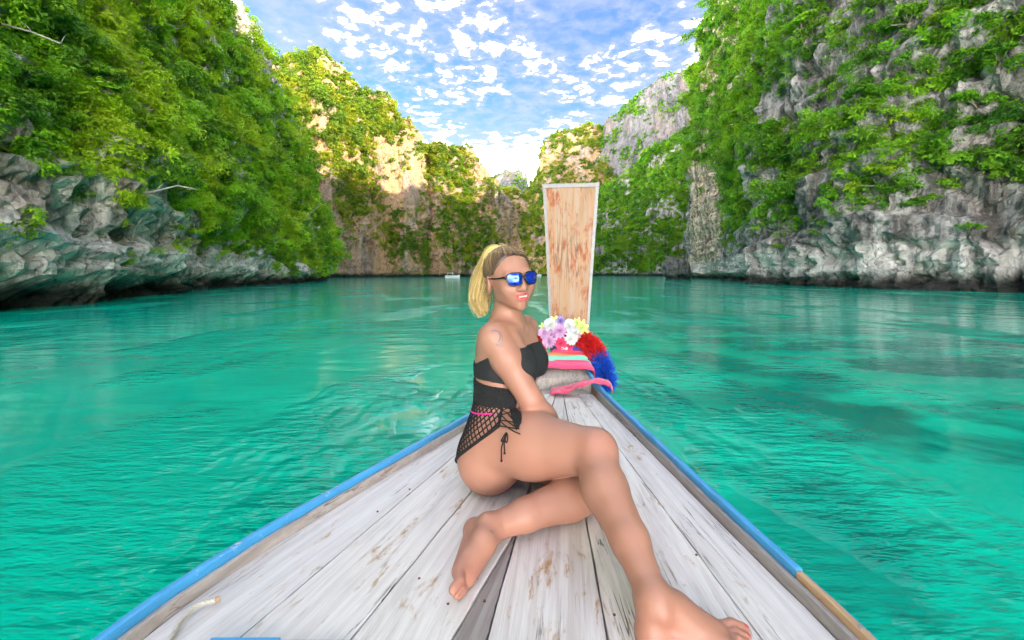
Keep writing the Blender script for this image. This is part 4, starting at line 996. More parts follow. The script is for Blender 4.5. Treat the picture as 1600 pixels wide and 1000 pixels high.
def rope():
    t = NT('rope_fibre'); v = t.coord('Object'); n_ = t.noise(v, 180, 3); t.col(t.mix(n_, (.44, .40, .33), (.58, .55, .48))); t.set(Roughness=.85); t.bump(n_, .4, .002)
    P = catmull([G(248, 1030, .01), G(268, 995, .012), G(286, 966, .012), G(308, 946, .014), G(336, 938, .012)], [16] * 4)
    root = empty('rope', (P[-1][0], P[-1][1], ZD)); tag(root, 'short white rope end lying on the deck beside the blue rail', 'rope')
    for k in range(3):
        pts = []
        for i, p in enumerate(P):
            a = i * .55 + k * 2.094; tn = P[min(i + 1, len(P) - 1)] - P[max(i - 1, 0)]; tn /= np.linalg.norm(tn); s_ = np.array([-tn[1], tn[0], 0]); u = np.array([0, 0, 1])
            pts.append(Vector(p + (s_ * math.cos(a) + u * math.sin(a)) * .0026) + Vector((0, 0, ZD)) - root.location)
        m = MB(); m.tube(pts, .0030, 6); m.build('strand', t.m, root, smooth=True)
    e = P[-1]; m = MB(); m.tube([Vector(e) + Vector((0, 0, ZD)) - root.location, Vector(e) + Vector((.006, .006, ZD)) - root.location], [.0062, .0055], 10); m.build('whipping', simple('rope_end', (.42, .27, .15), .9, .3, 80), root)
rope()

# ------------------------------------------------------------------ person
class Field:
    """signed distance field on a window of a regular grid (deck-local metres)"""
    def __init__(s, lo, hi, h):
        s.lo = np.array(lo, float); s.h = h; s.n = np.ceil((np.array(hi) - s.lo) / h).astype(int) + 1
        s.a = np.full(tuple(s.n), 0.5, np.float32)
    def win(s, lo, hi):
        i0 = np.clip(np.floor((np.array(lo) - s.lo) / s.h).astype(int), 0, s.n - 1); i1 = np.clip(np.ceil((np.array(hi) - s.lo) / s.h).astype(int) + 1, 1, s.n)
        sl = tuple(slice(a, b) for a, b in zip(i0, i1))
        ax = [np.arange(a, b, dtype=np.float32) * s.h + l for a, b, l in zip(i0, i1, s.lo)]
        return sl, ax[0][:, None, None], ax[1][None, :, None], ax[2][None, None, :]
    @staticmethod
    def smin(a, b, k):
        if k <= 0: return np.minimum(a, b)
        h = np.clip(0.5 + 0.5 * (b - a) / k, 0, 1); return b + (a - b) * h - k * h * (1 - h)
    def cone(s, a, b, ra, rb, k=0.02):
        a, b = np.array(a, float), np.array(b, float); m = max(ra, rb) + k + 0.03
        sl, X, Y, Z = s.win(np.minimum(a, b) - m, np.maximum(a, b) + m)
        d = b - a; L2 = max(1e-9, d @ d)
        t = np.clip(((X - a[0]) * d[0] + (Y - a[1]) * d[1] + (Z - a[2]) * d[2]) / L2, 0, 1)
        q = np.sqrt((X - a[0] - t * d[0]) ** 2 + (Y - a[1] - t * d[1]) ** 2 + (Z - a[2] - t * d[2]) ** 2) - (ra + (rb - ra) * t)
        s.a[sl] = s.smin(s.a[sl], q, k)
    def chain(s, pts, rs, k=0.02):
        for i in range(len(pts) - 1): s.cone(pts[i], pts[i + 1], rs[i], rs[i + 1], k)
    def ell(s, c, axes, r, k=0.02, sub=False):
        c = np.array(c, float); A = np.array(axes, float); r = np.array(r, float); m = r.max() + k + 0.03
        sl, X, Y, Z = s.win(c - m, c + m)
        u = [(X - c[0]) * A[i, 0] + (Y - c[1]) * A[i, 1] + (Z - c[2]) * A[i, 2] for i in range(3)]
        k0 = np.sqrt(sum((u[i] / r[i]) ** 2 for i in range(3))); k1 = np.sqrt(sum((u[i] / r[i] ** 2) ** 2 for i in range(3))) + 1e-9
        q = (k0 * (k0 - 1) / k1).astype(np.float32)
        if sub: s.a[sl] = -s.smin(-s.a[sl], q, k)
        else: s.a[sl] = s.smin(s.a[sl], q, k)
    def union(s, o, k): s.a = s.smin(s.a, o.a, k)
    def like(s): f = Field.__new__(Field); f.lo, f.h, f.n = s.lo, s.h, s.n; f.a = np.full(tuple(s.n), 0.5, np.float32); return f
    def mesh(s):
        """naive surface nets"""
        a = s.a; ins = a < 0
        cnt = np.zeros(tuple(s.n - 1), np.int8)
        for dx in (0, 1):
            for dy in (0, 1):
                for dz in (0, 1): cnt += ins[dx:dx + s.n[0] - 1, dy:dy + s.n[1] - 1, dz:dz + s.n[2] - 1]
        act = (cnt > 0) & (cnt < 8); idx = np.full(act.shape, -1, np.int32); I = np.argwhere(act); idx[act] = np.arange(len(I))
        acc = np.zeros((len(I), 3)); w = np.zeros(len(I)); corners = [(x, y, z) for x in (0, 1) for y in (0, 1) for z in (0, 1)]
        val = {c: a[I[:, 0] + c[0], I[:, 1] + c[1], I[:, 2] + c[2]] for c in corners}
        for c in corners:
            for ax_ in range(3):
                if c[ax_]: continue
                e = list(c); e[ax_] = 1; e = tuple(e); va, vb = val[c], val[e]; cr = (va < 0) != (vb < 0)
                t = np.where(cr, va / np.where(va == vb, 1, va - vb), 0)
                p = np.array(c, float)[None] + np.zeros((len(I), 3)); p[:, ax_] += t
                acc += p * cr[:, None]; w += cr
        V = s.lo + (I + acc / w[:, None]) * s.h; Fs = []
        for ax_ in range(3):
            o1, o2 = [(1, 2), (2, 0), (0, 1)][ax_]
            sl = [slice(1, s.n[q] - 1) for q in range(3)]; sl[ax_] = slice(0, s.n[ax_] - 1)
            A0 = ins[tuple(sl)]; s2 = list(sl); s2[ax_] = slice(1, s.n[ax_]); B0 = ins[tuple(s2)]
            e = np.argwhere(A0 != B0); off = np.array([q.start for q in sl]); flip = A0[tuple(e.T)]; e = e + off
            def at(d1, d2):
                q = e.copy(); q[:, o1] -= d1; q[:, o2] -= d2; return idx[q[:, 0], q[:, 1], q[:, 2]]
            Q = np.stack([at(0, 0), at(1, 0), at(1, 1), at(0, 1)], 1); Q[~flip] = Q[~flip][:, ::-1]; Fs.append(Q)
        F = np.concatenate(Fs); return V, F[(F >= 0).all(1)]
def nrm(v): v = np.array(v, float); return v / np.linalg.norm(v)
def lapl(V, F, it=2, lam=0.5):
    e = np.concatenate([F[:, [0, 1]], F[:, [1, 2]], F[:, [2, 3]], F[:, [3, 0]]])
    for _ in range(it):
        acc = np.zeros_like(V); n_ = np.zeros(len(V))
        for a, b in ((0, 1), (1, 0)):
            for c in range(3): acc[:, c] += np.bincount(e[:, a], V[e[:, b], c], len(V))
            n_ += np.bincount(e[:, a], minlength=len(V))
        V = V + lam * (acc / np.maximum(n_, 1)[:, None] - V)
    return V

HG = 0.0034
body = Field((-0.30, 0.74, -0.02), (0.58, 1.92, 0.87), HG)
FW = nrm((0.90, -0.44, 0)); AXL = nrm((0.44, 0.90, 0)); UP = np.array([0, 0, 1.0])    # torso: forward, her left, up
TA = np.array([FW, AXL, UP])
torso = body.like()
torso.ell((-0.075, 1.425, 0.112), np.eye(3), (0.112, 0.105, 0.114), 0.03)
torso.ell((-0.055, 1.595, 0.112), np.eye(3), (0.112, 0.105, 0.114), 0.045)
torso.cone((-0.040, 1.44, 0.175), (-0.015, 1.59, 0.165), 0.112, 0.108, 0.05)
torso.ell((-0.018, 1.505, 0.245), TA, (0.112, 0.142, 0.11), 0.05)
torso.ell((-0.020, 1.518, 0.335), TA, (0.098, 0.122, 0.10), 0.05)
torso.ell((-0.024, 1.528, 0.425), TA, (0.103, 0.134, 0.12), 0.045)
torso.ell((-0.022, 1.536, 0.500), TA, (0.083, 0.150, 0.070), 0.045)
SR, SL = np.array([-0.062, 1.425, 0.528]), np.array([0.052, 1.660, 0.528])
torso.cone((-0.022, 1.535, 0.560), SR, 0.048, 0.050, 0.04); torso.cone((-0.016, 1.545, 0.560), SL, 0.048, 0.050, 0.04)
for sg, ex in ((-1, 0.0), (1, -0.012)):
    c = np.array([-0.024, 1.528, 0.415]) + FW * (0.082 + ex) + AXL * 0.064 * sg
    torso.ell(c, TA, (0.062, 0.064, 0.066), 0.022)
    torso.cone(c + UP * 0.02, np.array([-0.02, 1.535, 0.515]) + FW * 0.045 + AXL * 0.07 * sg, 0.05, 0.035, 0.03)
# collar bones
for sg in (-1, 1):
    torso.cone(np.array([-0.018, 1.535, 0.548]) + FW * 0.062 + AXL * 0.018 * sg, np.array([-0.02, 1.54, 0.565]) + FW * 0.03 + AXL * 0.12 * sg, 0.009, 0.007, 0.022)
bust = torso.like(); bust.a = torso.a.copy()
torso.cone((-0.022, 1.54, 0.545), (-0.016, 1.512, 0.665), 0.053, 0.047, 0.035)      # neck
for sg in (-1, 1): torso.cone(np.array([-0.018, 1.535, 0.558]) + FW * 0.05 + AXL * 0.012 * sg, np.array([-0.016, 1.518, 0.66]) + AXL * 0.035 * sg - FW * .01, 0.011, 0.013, 0.02)
body.a = torso.a.copy()
# head frame
yaw, rol, pit = R(27), R(7), R(1)
Fh = nrm((math.sin(yaw), -math.cos(yaw), -math.sin(pit))); Uh = nrm(np.array([-math.sin(rol), 0.03, math.cos(rol)])); Uh = nrm(Uh - Fh * (Uh @ Fh)); Lh = np.cross(Uh, Fh)
HCn = S(796, 437, 1.49); HA = np.array([Lh, Fh, Uh])
def H(l, f, u): return HCn + Lh * l + Fh * f + Uh * u
head = body.like()
head.ell(H(0, -.014, .034), HA, (.0745, .094, .076), 0.0)
head.ell(H(0, .031, -.014), HA, (.0615, .060, .074), 0.03)
head.ell(H(0, .045, -.058), HA, (.040, .043, .038), 0.03)
head.ell(H(0, .072, -.088), HA, (.017, .016, .016), 0.022)
for sg in (-1, 1):
    head.ell(H(.037 * sg, .060, -.026), HA, (.027, .025, .024), 0.022)
    head.ell(H(.047 * sg, .006, -.046), HA, (.012, .022, .022), 0.03)
    head.ell(H(.030 * sg, .078, .022), HA, (.026, .012, .010), 0.018)
    # ear
    head.ell(H(.0785 * sg, -.010, -.010), np.array([nrm(Lh - .35 * sg * Fh), nrm(Fh + .35 * sg * Lh), Uh]), (.0095, .0205, .033), 0.008)
    head.ell(H(.089 * sg, -.004, -.008), np.array([nrm(Lh - .35 * sg * Fh), nrm(Fh + .35 * sg * Lh), Uh]), (.005, .010, .018), 0.006, sub=True)
head.cone(H(0, .084, .020), H(0, .101, -.022), .0095, .0125, 0.014)
head.ell(H(0, .106, -.025), HA, (.0115, .0095, .0095), 0.008)
for sg in (-1, 1): head.ell(H(.0135 * sg, .096, -.028), HA, (.0085, .009, .0075), 0.006)
# smiling mouth: lips round a shallow opening
for sg in (-1, 1):
    head.cone(H(0, .0945, -.0475), H(.013 * sg, .0905, -.0465), .0052, .0050, 0.004); head.cone(H(.013 * sg, .0905, -.0465), H(.0265 * sg, .080, -.0475), .0050, .0026, 0.004)
    head.cone(H(0, .0930, -.0650), H(.012 * sg, .0895, -.0625), .0068, .0062, 0.004); head.cone(H(.012 * sg, .0895, -.0625), H(.0265 * sg, .080, -.0490), .0062, .0026, 0.004)
head.ell(H(0, .0965, -.0550), HA, (.018, .010, .0042), 0.003, sub=True)
body.union(head, 0.016)
# arms
def hand(f, w, pdir, side, curl=0.0, thumb_side=1):
    """w wrist, pdir direction of the fingers, side = palm's across direction"""
    pdir, side = nrm(pdir), nrm(side); n = np.cross(pdir, side)
    for q in (-.026, -.009, .009, .026): f.cone(w + side * q * .7 + pdir * .01, w + side * q + pdir * .082, .0145, .0125, .012)
    for q, ln in ((-.031, .060), (-.0105, .072), (.0105, .068), (.031, .052)):
        b = w + side * q + pdir * .084; m = b + pdir * ln * .5 + side * q * .15 + n * (.010 + curl); e = b + pdir * ln + side * q * .3 - n * (.000 - curl * .6)
        f.chain([b, m, e], [.0092, .0082, .0066], .004)
    t0 = w + pdir * .022 + side * .026 * thumb_side; t1 = t0 + pdir * .034 + side * .030 * thumb_side; t2 = t1 + pdir * .030 + side * .008 * thumb_side
    f.chain([t0, t1, t2], [.0135, .0105, .0078], .006)
armR = body.like()
ER, WR = S(829, 624, 1.385), np.array([0.212, 1.452, 0.115])
um = (SR + ER) / 2
armR.cone(SR, SR + (ER - SR) * .35, .053, .052, 0.0); armR.cone(SR + (ER - SR) * .35, ER, .052, .0400, 0.02)
armR.cone(ER, ER + (WR - ER) * .3, .0405, .041, .015); armR.cone(ER + (WR - ER) * .3, WR, .041, .0255, .015)
hand(armR, WR, (0.75, 0.25, -0.62), (-.3, .95, 0), 0.002, 1)
armL = body.like()
EL, WL = np.array([0.035, 1.765, 0.285]), np.array([0.085, 1.790, 0.075])
armL.cone(SL, SL + (EL - SL) * .35, .052, .050, 0.0); armL.cone(SL + (EL - SL) * .35, EL, .050, .039, .02); armL.cone(EL, EL + (WL - EL) * .3, .039, .039, .015); armL.cone(EL + (WL - EL) * .3, WL, .039, .0255, .015)
hand(armL, WL, (0.85, 0.15, -0.45), (-.15, .98, 0), 0.002, -1)
body.union(armR, 0.010); body.union(armL, 0.010)
# right leg (over), left leg (folded under)
def foot(f, heel, ball, toe_dir, up, big, length=.052, k=.009):
    """ball centre, up = towards the back of the foot, big = towards the big toe"""
    heel, ball = np.array(heel), np.array(ball); up, big, td = nrm(up), nrm(big), nrm(toe_dir)
    for q in (-.024, -.008, .008, .024): f.cone(heel + big * q * .35 + up * .002, ball + big * q - up * .003 + td * (.010 if q > 0 else -.006), .0225, .0145 if q < .02 else .0175, k)
    f.cone(heel + up * .006, heel + up * .002, .0275, .0275, k)
    for q, r_, ln in ((.028, .0118, 1.0), (.0095, .0084, .92), (-.006, .0080, .82), (-.020, .0076, .70), (-.032, .0072, .56)):
        b = ball + big * q + td * (.014 - max(0, -q) * .5); m = b + td * length * ln * .55 + up * .006; e = b + td * length * ln - up * .005
        f.chain([b, m, e], [r_ * 1.1, r_, r_ * .92], .0035)
legR = body.like()
HR_, KR, AR = np.array([-0.045, 1.420, 0.175]), np.array([0.236, 1.205, 0.232]), np.array([0.289, 0.846, 0.085])
legR.cone(HR_, HR_ + (KR - HR_) * .40, .112, .100, 0.0); legR.cone(HR_ + (KR - HR_) * .40, KR, .100, .063, .03)
legR.ell(KR + np.array([.012, -.012, .014]), np.eye(3), (.047, .050, .046), .03)
legR.cone(KR, KR + (AR - KR) * .32 + np.array([-.008, 0.004, -.006]), .059, .0585, .02); legR.cone(KR + (AR - KR) * .32 + np.array([-.008, 0.004, -.006]), KR + (AR - KR) * .68, .0585, .043, .02); legR.cone(KR + (AR - KR) * .68, AR, .042, .0315, .02)
fd = nrm((0.99, 0.07, 0)); fl_ = np.array([-fd[1], fd[0], 0])
heel = AR + np.array([-.012, -.018, -.056]); ball = np.array([0.408, 0.826, 0.019])
foot(legR, heel, ball, fd, UP, fl_ * 1.0, .060)
for sg in (-1, 1): legR.chain([AR + fl_ * .010 * sg, AR + fd * .05 + fl_ * .014 * sg + np.array([0, 0, -.030]), ball + UP * .008 + fl_ * .018 * sg], [.027, .0225, .0150], .022)
legR.chain([AR, AR + fd * .045 + np.array([0, 0, -.024]), ball + UP * .014 + fl_ * .008], [.0315, .0255, .0150], .020)
legR.chain([AR + np.array([-.003, -.002, -.01]), heel + UP * .01], [.030, .027], .02)
for sg in (-1, 1): legR.ell(AR + fl_ * .031 * sg + np.array([.004, 0, -.006]), np.eye(3), (.012, .011, .013), .014)
legL = body.like()
HL_, KL, AL = np.array([-0.020, 1.590, 0.140]), np.array([0.292, 1.318, 0.079]), np.array([-0.062, 1.128, 0.056])
legL.cone(HL_, HL_ + (KL - HL_) * .45, .108, .094, 0.0); legL.cone(HL_ + (KL - HL_) * .45, KL, .094, .064, .03)
legL.ell(KL + np.array([.012, 0, .002]), np.eye(3), (.052, .052, .052), .03)
legL.cone(KL, KL + (AL - KL) * .35 + np.array([0, .006, -.004]), .062, .061, .02); legL.cone(KL + (AL - KL) * .35 + np.array([0, .006, -.004]), KL + (AL - KL) * .72, .061, .042, .02); legL.cone(KL + (AL - KL) * .72, AL, .042, .034, .02)
td = nrm((-0.05, -0.98, -0.10)); sole = nrm((-0.93, 0.20, -0.25)); bigd = np.cross(td, -sole); bigd = bigd if bigd[2] > 0 else -bigd
heelL = AL + sole * .046 - td * .016 + np.array([0, 0, -.012]); ballL = AL + td * .140 + sole * .050 + np.array([0, 0, -.010])
foot(legL, heelL, ballL, td, -sole, bigd, .050)
for sg in (-1, 1): legL.chain([AL + bigd * .008 * sg, AL + td * .05 + sole * .012 + bigd * .012 * sg, ballL - sole * .006 + bigd * .016 * sg], [.026, .021, .014], .020)
legL.chain([AL, AL + td * .05 + sole * .008, ballL - sole * .012], [.031, .0255, .015], .020); legL.chain([AL, heelL], [.030, .026], .02)
for sg in (-1, 1): legL.ell(AL + bigd * .029 * sg, np.eye(3), (.012, .012, .012), .014)
body.union(legR, 0.012); body.union(legL, 0.007)
# nothing sinks through the deck: press the flesh flat where it rests
sl, X_, Y_, Z_ = body.win(body.lo, body.lo + body.n * HG)
flat = (0.0022 - Z_) + np.zeros_like(body.a); kk = 0.012; hh = np.clip(0.5 - 0.5 * (flat - body.a) / kk, 0, 1)
body.a = (flat + (body.a - flat) * hh + kk * hh * (1 - hh)).astype(np.float32)

def skin_mat():
    t = NT('skin'); c = t.attr('col'); v = t.coord('Object'); a = t.noise(v, 9, 4, .55); b = t.noise(v, 260, 4, .7)
    c = t.mix(t.rng(a, .35, .7, 0, .22), c, (0.42, 0.16, 0.10), 'MIX'); c = t.mix(t.rng(b, .3, .7, 0, .22), c, (0.45, 0.2, 0.13))
    t.col(c); t.set(Roughness=t.rng(b, .25, .75, .36, .56)); t.b.inputs['Subsurface Weight'].default_value = .12; t.b.inputs['Subsurface Radius'].default_value = (.012, .005, .003); t.b.inputs['Subsurface Scale'].default_value = 1.0
    t.bump(b, .30, .0015); return t.m
SKIN = skin_mat()
PERSON = empty('person', (-0.05, 1.5, ZD)); tag(PERSON, 'person in black bandeau and crochet skirt with blue sunglasses sitting sideways on the deck', 'person')
def pmesh(name, V, F, mat, smooth=True, parent=None):
    V = np.array(V, float) + np.array([0.05, -1.5, 0]); return link(name, mesh_np(name, V, F, smooth), mat, parent or PERSON)
BV, BF = body.mesh(); BV = lapl(BV, BF, 2, .45)
def head_uvw(V): d = V - HCn; return d @ Lh, d @ Fh, d @ Uh
C = np.tile(np.array([0.385, 0.192, 0.134]), (len(BV), 1))
l, f, u = head_uvw(BV)
mouth_y = -.0555 + .0; dm = np.sqrt((l / .0275) ** 2 + ((u - (-.0555 + 7.0 * l * l)) / .0145) ** 2)
lip = (1 - sstep(.80, 1.0, dm)) * (f > .06); C = C * (1 - lip[:, None]) + np.array([0.50, 0.035, 0.06]) * lip[:, None]
th_ = (np.abs(l) < .0165) & (np.abs(u - (-.0545 + 6 * l * l)) < .0030) & (f > .06) & (f < .0935); C[th_] = (0.82, 0.78, 0.72)
ck = np.exp(-(((np.abs(l) - .038) / .022) ** 2 + ((u + .03) / .02) ** 2)) * (f > .03); C = C * (1 - .25 * ck[:, None]) + np.array([.52, .20, .15]) * .25 * ck[:, None]
# pinker soles, heels, knees and elbows
for c, r_ in ((heelL, .06), (ballL, .06), (ballL + td * .05, .04), (heel, .05), (KR + np.array([.02, -.03, .02]), .06), (ER, .045), (ball + fd * .06, .04)):
    w = np.exp(-((np.linalg.norm(BV - c, axis=1) / r_) ** 2)) * .5; C = C * (1 - w[:, None]) + np.array([.52, .21, .16]) * w[:, None]
# painted toe nails
nails = []
for (bl, tdv, upv, bg, ln0) in ((ball, fd, UP, fl_, .060),):
    for q, r_, ln in ((.028, .0118, 1.0), (.0095, .0084, .92), (-.006, .0080, .82), (-.020, .0076, .70), (-.032, .0072, .56)):
        nails.append((bl + nrm(bg) * q + tdv * (.014 - max(0, -q) * .5 + ln0 * ln + r_ * .35) + upv * (r_ * .75 - .005), r_ * .62))
for c, r_ in nails:
    w = np.linalg.norm(BV - c, axis=1) < r_; C[w] = (.50, .02, .06)
me_b = pmesh('body', BV, BF, SKIN); set_col(me_b.data, C)
bb = BVHTree.FromPolygons(BV.tolist(), BF.tolist())

# clothing: the torso grown by a few millimetres between two cut surfaces
def garment(name, src, grow, cut, mat, parent=None):
    f_ = Field.__new__(Field); f_.lo, f_.h, f_.n = body.lo, body.h, body.n
    i0 = np.floor((np.array([-.25, 1.25, .02]) - body.lo) / HG).astype(int); i1 = np.ceil((np.array([.25, 1.85, .62]) - body.lo) / HG).astype(int)
    sl_ = tuple(slice(a, b) for a, b in zip(i0, i1)); f_.a = src.a[sl_].copy(); f_.lo = body.lo + i0 * HG; f_.n = np.array(f_.a.shape)
    _, X, Y, Z = f_.win(f_.lo, f_.lo + f_.n * HG)
    f_.a = np.maximum(f_.a - grow, cut(X, Y, Z)).astype(np.float32)
    V, F = f_.mesh(); V = lapl(V, F, 2, .4); return pmesh(name, V, F, mat)
def fwd(X, Y): return (X + .024) * FW[0] + (Y - 1.528) * FW[1]
def cloth_black():
    t = NT('black_fabric'); v = t.coord('Object'); n_ = t.noise(v, 300, 3); w = t.noise(v, 14, 3); t.col(t.mix(n_, (.006, .006, .007), (.016, .016, .018))); t.set(Roughness=.8); t.bump(t.math('ADD', n_, t.math('MULTIPLY', w, 3.0)), .35, .003)
    return t.m
BLACK = cloth_black()
# bandeau: taller in front
top_c = lambda X, Y: .432 + .062 * np.clip((fwd(X, Y) + .06) / .13, 0, 1)
garment('bandeau_top', bust, .0055, lambda X, Y, Z: np.maximum(Z - top_c(X, Y), (.383 - .012 * np.clip(fwd(X, Y) / .1, 0, 1)) - Z), BLACK)
def crochet():
    t = NT('crochet_yarn'); v = t.coord('Object'); n_ = t.vor(v, 220); t.col(t.mix(n_, (.012, .012, .013), (.004, .004, .005))); t.set(Roughness=.9); t.bump(n_, .9, .004); return t.m
YARN = crochet()
skirt_src = bust.like(); skirt_src.a = bust.smin(bust.a, legR.a, .012)
def theta(X, Y): return np.degrees(np.arctan2(-(X + .018), -(Y - 1.508)))
def waist_cut(X, Y, Z):
    low = np.interp(theta(X, Y) + np.zeros_like(Z), [-60, -40, -33, -24, -16, -9, -7, -4], [.315, .345, .342, .336, .312, .275, .268, .303])
    return np.maximum(np.maximum(Z - (.362 - .10 * (X + .02)), low - Z), X - .060)
garment('skirt_waistband', skirt_src, .0075, waist_cut, YARN)
# crochet net: diagonal threads laid on the skin round the hips
def hit(th, h):
    c = Vector((-.018, 1.508, h)); d = Vector((-math.sin(th), -math.cos(th), 0))      # th = 0 faces the camera side, grows towards her back
    q = hip_bvh.ray_cast(c + d * .4, -d, .6)
    return (q[0] + q[1] * .0035) if q[0] is not None else None
# hips alone (without the folded legs and arms) carry the net
hipf = torso.like(); hipf.a = torso.smin(torso.a, legR.a, .012); hv, hf = None, None
i1 = int((.42 - body.lo[2]) / HG); hipf.a = hipf.a[:, :, :i1]; hipf.n = np.array(hipf.a.shape); hv, hf = hipf.mesh(); hip_bvh = BVHTree.FromPolygons(hv.tolist(), hf.tolist())
def hem(th): return float(np.interp(math.degrees(th), [-45, -8, 8, 25, 45, 65, 85, 110, 140, 180, 215], [.288, .275, .258, .215, .158, .100, .048, .035, .05, .15, .26]))
TOPH = .312; RH = .135
net = MB(); pitch = .0185
def run(fn, rad, mb=net, n=6):
    cur = []
    for th, h in fn:
        ok = hem(th) - .001 <= h <= TOPH; p = hit(th, h) if ok else None
        if p is not None and cur and (p - cur[-1]).length > .05: p = None
        if p is None:
            if len(cur) > 2: mb.tube(cur, rad, n)
            cur = []
        else: cur.append(p)
    if len(cur) > 2: mb.tube(cur, rad, n)
TH0, TH1 = R(7), R(205)
for sgn in (-1, 1):
    for k in range(-40, 110):
        s0 = k * pitch * .88
        run([((s0 + sgn * q * .8) / RH, TOPH - q) for q in np.arange(0, .24, .006) if TH0 <= (s0 + sgn * q * .8) / RH <= TH1], .0021)
o = net.build('skirt_net', YARN, None, smooth=True); o.parent = PERSON; o.data.transform(Matrix.Translation((.05, -1.5, 0)))
edge = MB()
run([(t_, hem(t_) + .001) for t_ in np.arange(TH0, TH1, .04)], .0055, edge, 8)
run([(R(7), h) for h in np.arange(.308, .256, -.004)], .0045, edge, 6)
o = edge.build('skirt_hem', YARN, None, smooth=True); o.parent = PERSON; o.data.transform(Matrix.Translation((.05, -1.5, 0)))
# front panel beyond the lacing, lacing and hanging bow
fp = MB()
lac = MB()
for a in range(4):
    h0 = .305 - a * .011
    for s_ in (1, -1):
        P = [hit(R(-10 + 17 * q) if s_ > 0 else R(7 - 17 * q), max(h0 - .011 * q, .258)) for q in np.linspace(0, 1, 6)]
        P = [p + Vector((0, -.002, 0)) for p in P if p is not None]
        if len(P) > 2: lac.tube(P, .0018, 5)
k0 = hit(R(0), .256)
if k0 is not None:
    k0 = k0 + Vector((0, -.006, 0)); proj = lambda p: (lambda q: q[0] + q[1] * .003)(bb.find_nearest(p))
    for dx, dz in ((-.016, -.026), (.016, -.030)):
        lp = [k0, k0 + Vector((dx * .7, -.004, dz * .4)), k0 + Vector((dx, -.004, dz)), k0 + Vector((dx * .35, -.004, dz * .9)), k0 + Vector((0, -.003, -.004))]
        lac.tube([proj(Vector(q)) for q in catmull([list(p) for p in lp], [5] * 4)], .0019, 5)
    for dx, ln in ((-.004, .085), (.006, .060)):
        lac.tube([proj(k0 + Vector((dx * q * 2 + .002 * math.sin(q * 9), -.002, -ln * q))) for q in np.linspace(0, 1, 12)], [.002] * 11 + [.004], 5)
for mbx, nm in ((fp, 'skirt_panel'), (lac, 'skirt_lacing')):
    if mbx.v:
        o = mbx.build(nm, YARN, None, smooth=True); o.parent = PERSON; o.data.transform(Matrix.Translation((.05, -1.5, 0)))
# pink bikini edge showing through the net
pk = MB(); pk_pts = [hit(R(q), .283 - .0004 * (q - 20)) for q in range(18, 84, 4)]
pk_pts = [p - Vector((0, 0, 0)) for p in pk_pts if p is not None]
if len(pk_pts) > 2: pk.tube(pk_pts, .0032, 6); o = pk.build('bikini_edge', simple('pink_lycra', (.8, .02, .28), .5, .1, 50), None, smooth=True); o.parent = PERSON; o.data.transform(Matrix.Translation((.05, -1.5, 0)))

# tattoos: fine ink lines on the skin
INK = simple('tattoo_ink', (.13, .13, .17), .6, .2, 100)
def ink(lines, r_):
    m = MB()
    for ln in lines:
        P = []
        for p in ln:
            q = bb.find_nearest(Vector(p)); P.append(q[0] + q[1] * .0002)
        m.tube(P, r_, 4)
    o = m.build('tattoo', INK); o.parent = PERSON; o.data.transform(Matrix.Translation((.05, -1.5, 0)))
def arc(cx, cy_, rx_, ry, a0, a1, d, n=14): return [S(cx + rx_ * math.cos(R(a)), cy_ - ry * math.sin(R(a)), d) for a in np.linspace(a0, a1, n)]
ink([arc(777, 525, 11, 13, 160, -110, 1.365), arc(772, 524, 11, 12, 130, -70, 1.365), arc(777, 523, 8, 9, 120, -80, 1.365)] + [[S(775 + 4 * k, 538, 1.365), S(778 + 4 * k, 542 + (k % 2) * 2, 1.365)] for k in range(3)], .0009)
ink([[S(774 + 3.2 * k, 814, 1.07), S(779 + 3.2 * k, 826, 1.07)] for k in range(3)], .0008)

# hair: combed back cap, bun and pony tail of many strands
cap = Field(HCn - .16, HCn + .16, .0030)
cap.ell(H(0, -.017, .037), HA, (.0800, .0985, .0825), 0.0)
_, X, Y, Z = cap.win(cap.lo, cap.lo + cap.n * cap.h)
q = [(X - HCn[0]) * a[0] + (Y - HCn[1]) * a[1] + (Z - HCn[2]) * a[2] for a in (Lh, Fh, Uh)]
line = np.where(q[2] > .035, .060 - 5.5 * q[0] ** 2 - .25 * np.abs(q[2] - .06), .030 - .9 * (.035 - q[2]))      # hair line: forehead, temple, behind the ear
cap.a = np.maximum(cap.a, (q[1] - line)); cap.a = np.maximum(cap.a, -(q[2] + .055)); 
ear_ = (np.abs(q[0]) > .06) & (q[1] > -.036) & (q[2] < .022); cap.a = np.where(ear_, np.maximum(cap.a, .01), cap.a)
cap.ell(H(.004, -.047, .102), HA, (.030, .034, .022), 0.012)
HVt, HFt = cap.mesh(); HVt = lapl(HVt, HFt, 2, .5)
def hair_mat():
    t = NT('hair'); c = t.attr('col'); v = t.coord('Object'); n_ = t.noise(v, 260, 3, .6); t.col(t.mix(t.rng(n_, .3, .75, 0, .25), c, (.25, .14, .06))); t.set(Roughness=.42); t.bump(n_, .4, .002); return t.m
HAIRM = hair_mat()
BLOND, ROOT = np.array([.95, .68, .27]), np.array([.075, .045, .03])
def hair_col(V, blond_bias=0.0):
    l, f, u = head_uvw(V); k = sstep(.02, .115, u + .5 * np.clip(.02 - f, 0, .1) + blond_bias + .012 * perlin(V * 160)); return ROOT[None] * (1 - k[:, None]) + BLOND[None] * k[:, None]
hr = pmesh('hair', HVt, HFt, HAIRM); set_col(hr.data, hair_col(HVt, -.06))
rs = np.random.RandomState(9); SV, SF, SCs, nb = [], [], [], 0
